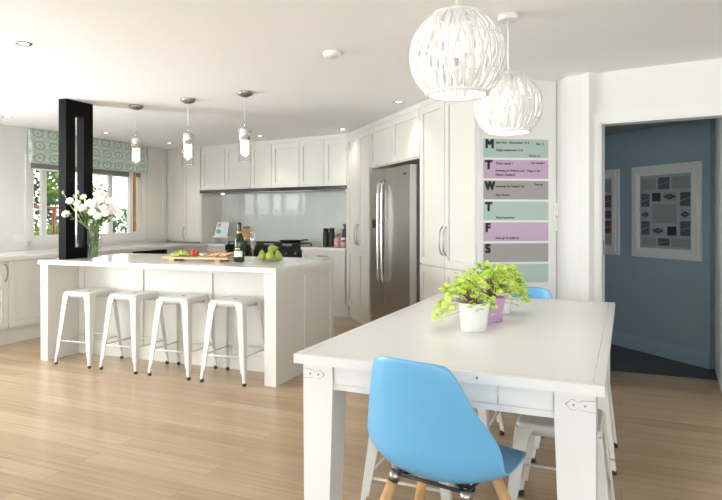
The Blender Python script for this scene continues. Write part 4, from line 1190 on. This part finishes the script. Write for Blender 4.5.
shrub('yellow green bush low outside the left window panes', wx(50, 1.7), 1.7, .5, 1.18, .4, 500, M['leafg'], .04, 2)
shrub('pale bush at the far left behind first window pane', wx(36, 2.8), 2.8, .4, 2.1, .4, 600, M['leafdg'], .05, 3)
shrub('slim dark shrub seen through right window pane by timber casement', wx(121, 2.6), 2.6, .7, 1.5, .22, 260, M['leafdg'], .045, 4)
shrub('leafy shrub outside window just right of black column', wx(95, 3.6), 3.6, .9, 2.2, .25, 220, M['leafdg'], .05, 5)

# ------------------------------------------------------------------ lighting
wd = bpy.data.worlds.new('World'); scene.world = wd; wd.use_nodes = True
nt = wd.node_tree; bg = nt.nodes['Background']
tc = N(nt, 'ShaderNodeTexCoord'); spz = N(nt, 'ShaderNodeSeparateXYZ'); nt.links.new(tc.outputs['Generated'], spz.inputs[0])
cr = N(nt, 'ShaderNodeValToRGB'); cr.color_ramp.elements[0].position = .45; cr.color_ramp.elements[0].color = (.75,.80,.78,1)
cr.color_ramp.elements[1].position = .9; cr.color_ramp.elements[1].color = (.72,.84,1,1)
mr = N(nt, 'ShaderNodeMapRange'); mr.inputs[1].default_value = -1; mr.inputs[2].default_value = 1
nt.links.new(spz.outputs[2], mr.inputs[0]); nt.links.new(mr.outputs[0], cr.inputs[0]); nt.links.new(cr.outputs[0], bg.inputs[0])
bg.inputs[1].default_value = 5.0
sun = bpy.data.lights.new('sun', 'SUN'); sun.energy = 14; sun.angle = R(1.5); sun.color = (1,.95,.87)
so = bpy.data.objects.new('sun', sun); COL.objects.link(so); so.rotation_euler = Vector((-.75, .25, -1)).to_track_quat('-Z', 'Y').to_euler()
def area(name, loc, direction, sx, sy, power, col):
    l = bpy.data.lights.new(name, 'AREA'); l.shape = 'RECTANGLE'; l.size = sx; l.size_y = sy; l.energy = power; l.color = col
    o = bpy.data.objects.new(name, l); COL.objects.link(o); o.location = loc
    o.rotation_euler = Vector(direction).to_track_quat('-Z', 'Z').to_euler(); return o
for a, b in ops:
    area('window_daylight', ((a+b)/2, RY+.02, 1.12), (0,1,1.3), b-a-.1, 2.0, 128, (.89,.945,1))  # added fill behind the camera, tilted up to brighten the ceiling

q = FW.p(-6.0, .0, 1.1)
area('window_daylight', (q.x+.05, q.y, 1.1), (-FW.n.x, -FW.n.y, .35), 2.4, 2.0, 100, (.89,.945,1))
q = FW.p(-2.55, -.02, 1.55)
area('window_daylight', q, (-FW.n.x, -FW.n.y, .4), 1.95, .95, 200, (.89,.945,1))  # fill lamp at the added bench window, brightens kitchen and island

area('hall_daylight', (1.9, 8.2, 1.3), (.35,-1,0), 1.2, 1.2, 14, (.88,.95,1))  # unseen lamp added at the hall end to lift the dark hall
# ------------------------------------------------------------------ camera
cam = bpy.data.cameras.new('camera'); co = bpy.data.objects.new('camera', cam); COL.objects.link(co)
cam.sensor_width = 36; cam.lens = FPX/722*36; cam.shift_y = -33/722.; cam.clip_start = .05
co.location = (0, 0, EYE); co.rotation_euler = (R(90), 0, 0)
scene.camera = co
vs_ = scene.view_settings; vs_.view_transform = 'Standard'; vs_.look = 'None'; vs_.gamma = 1; vs_.exposure = 0.29; vs_.use_curve_mapping = False
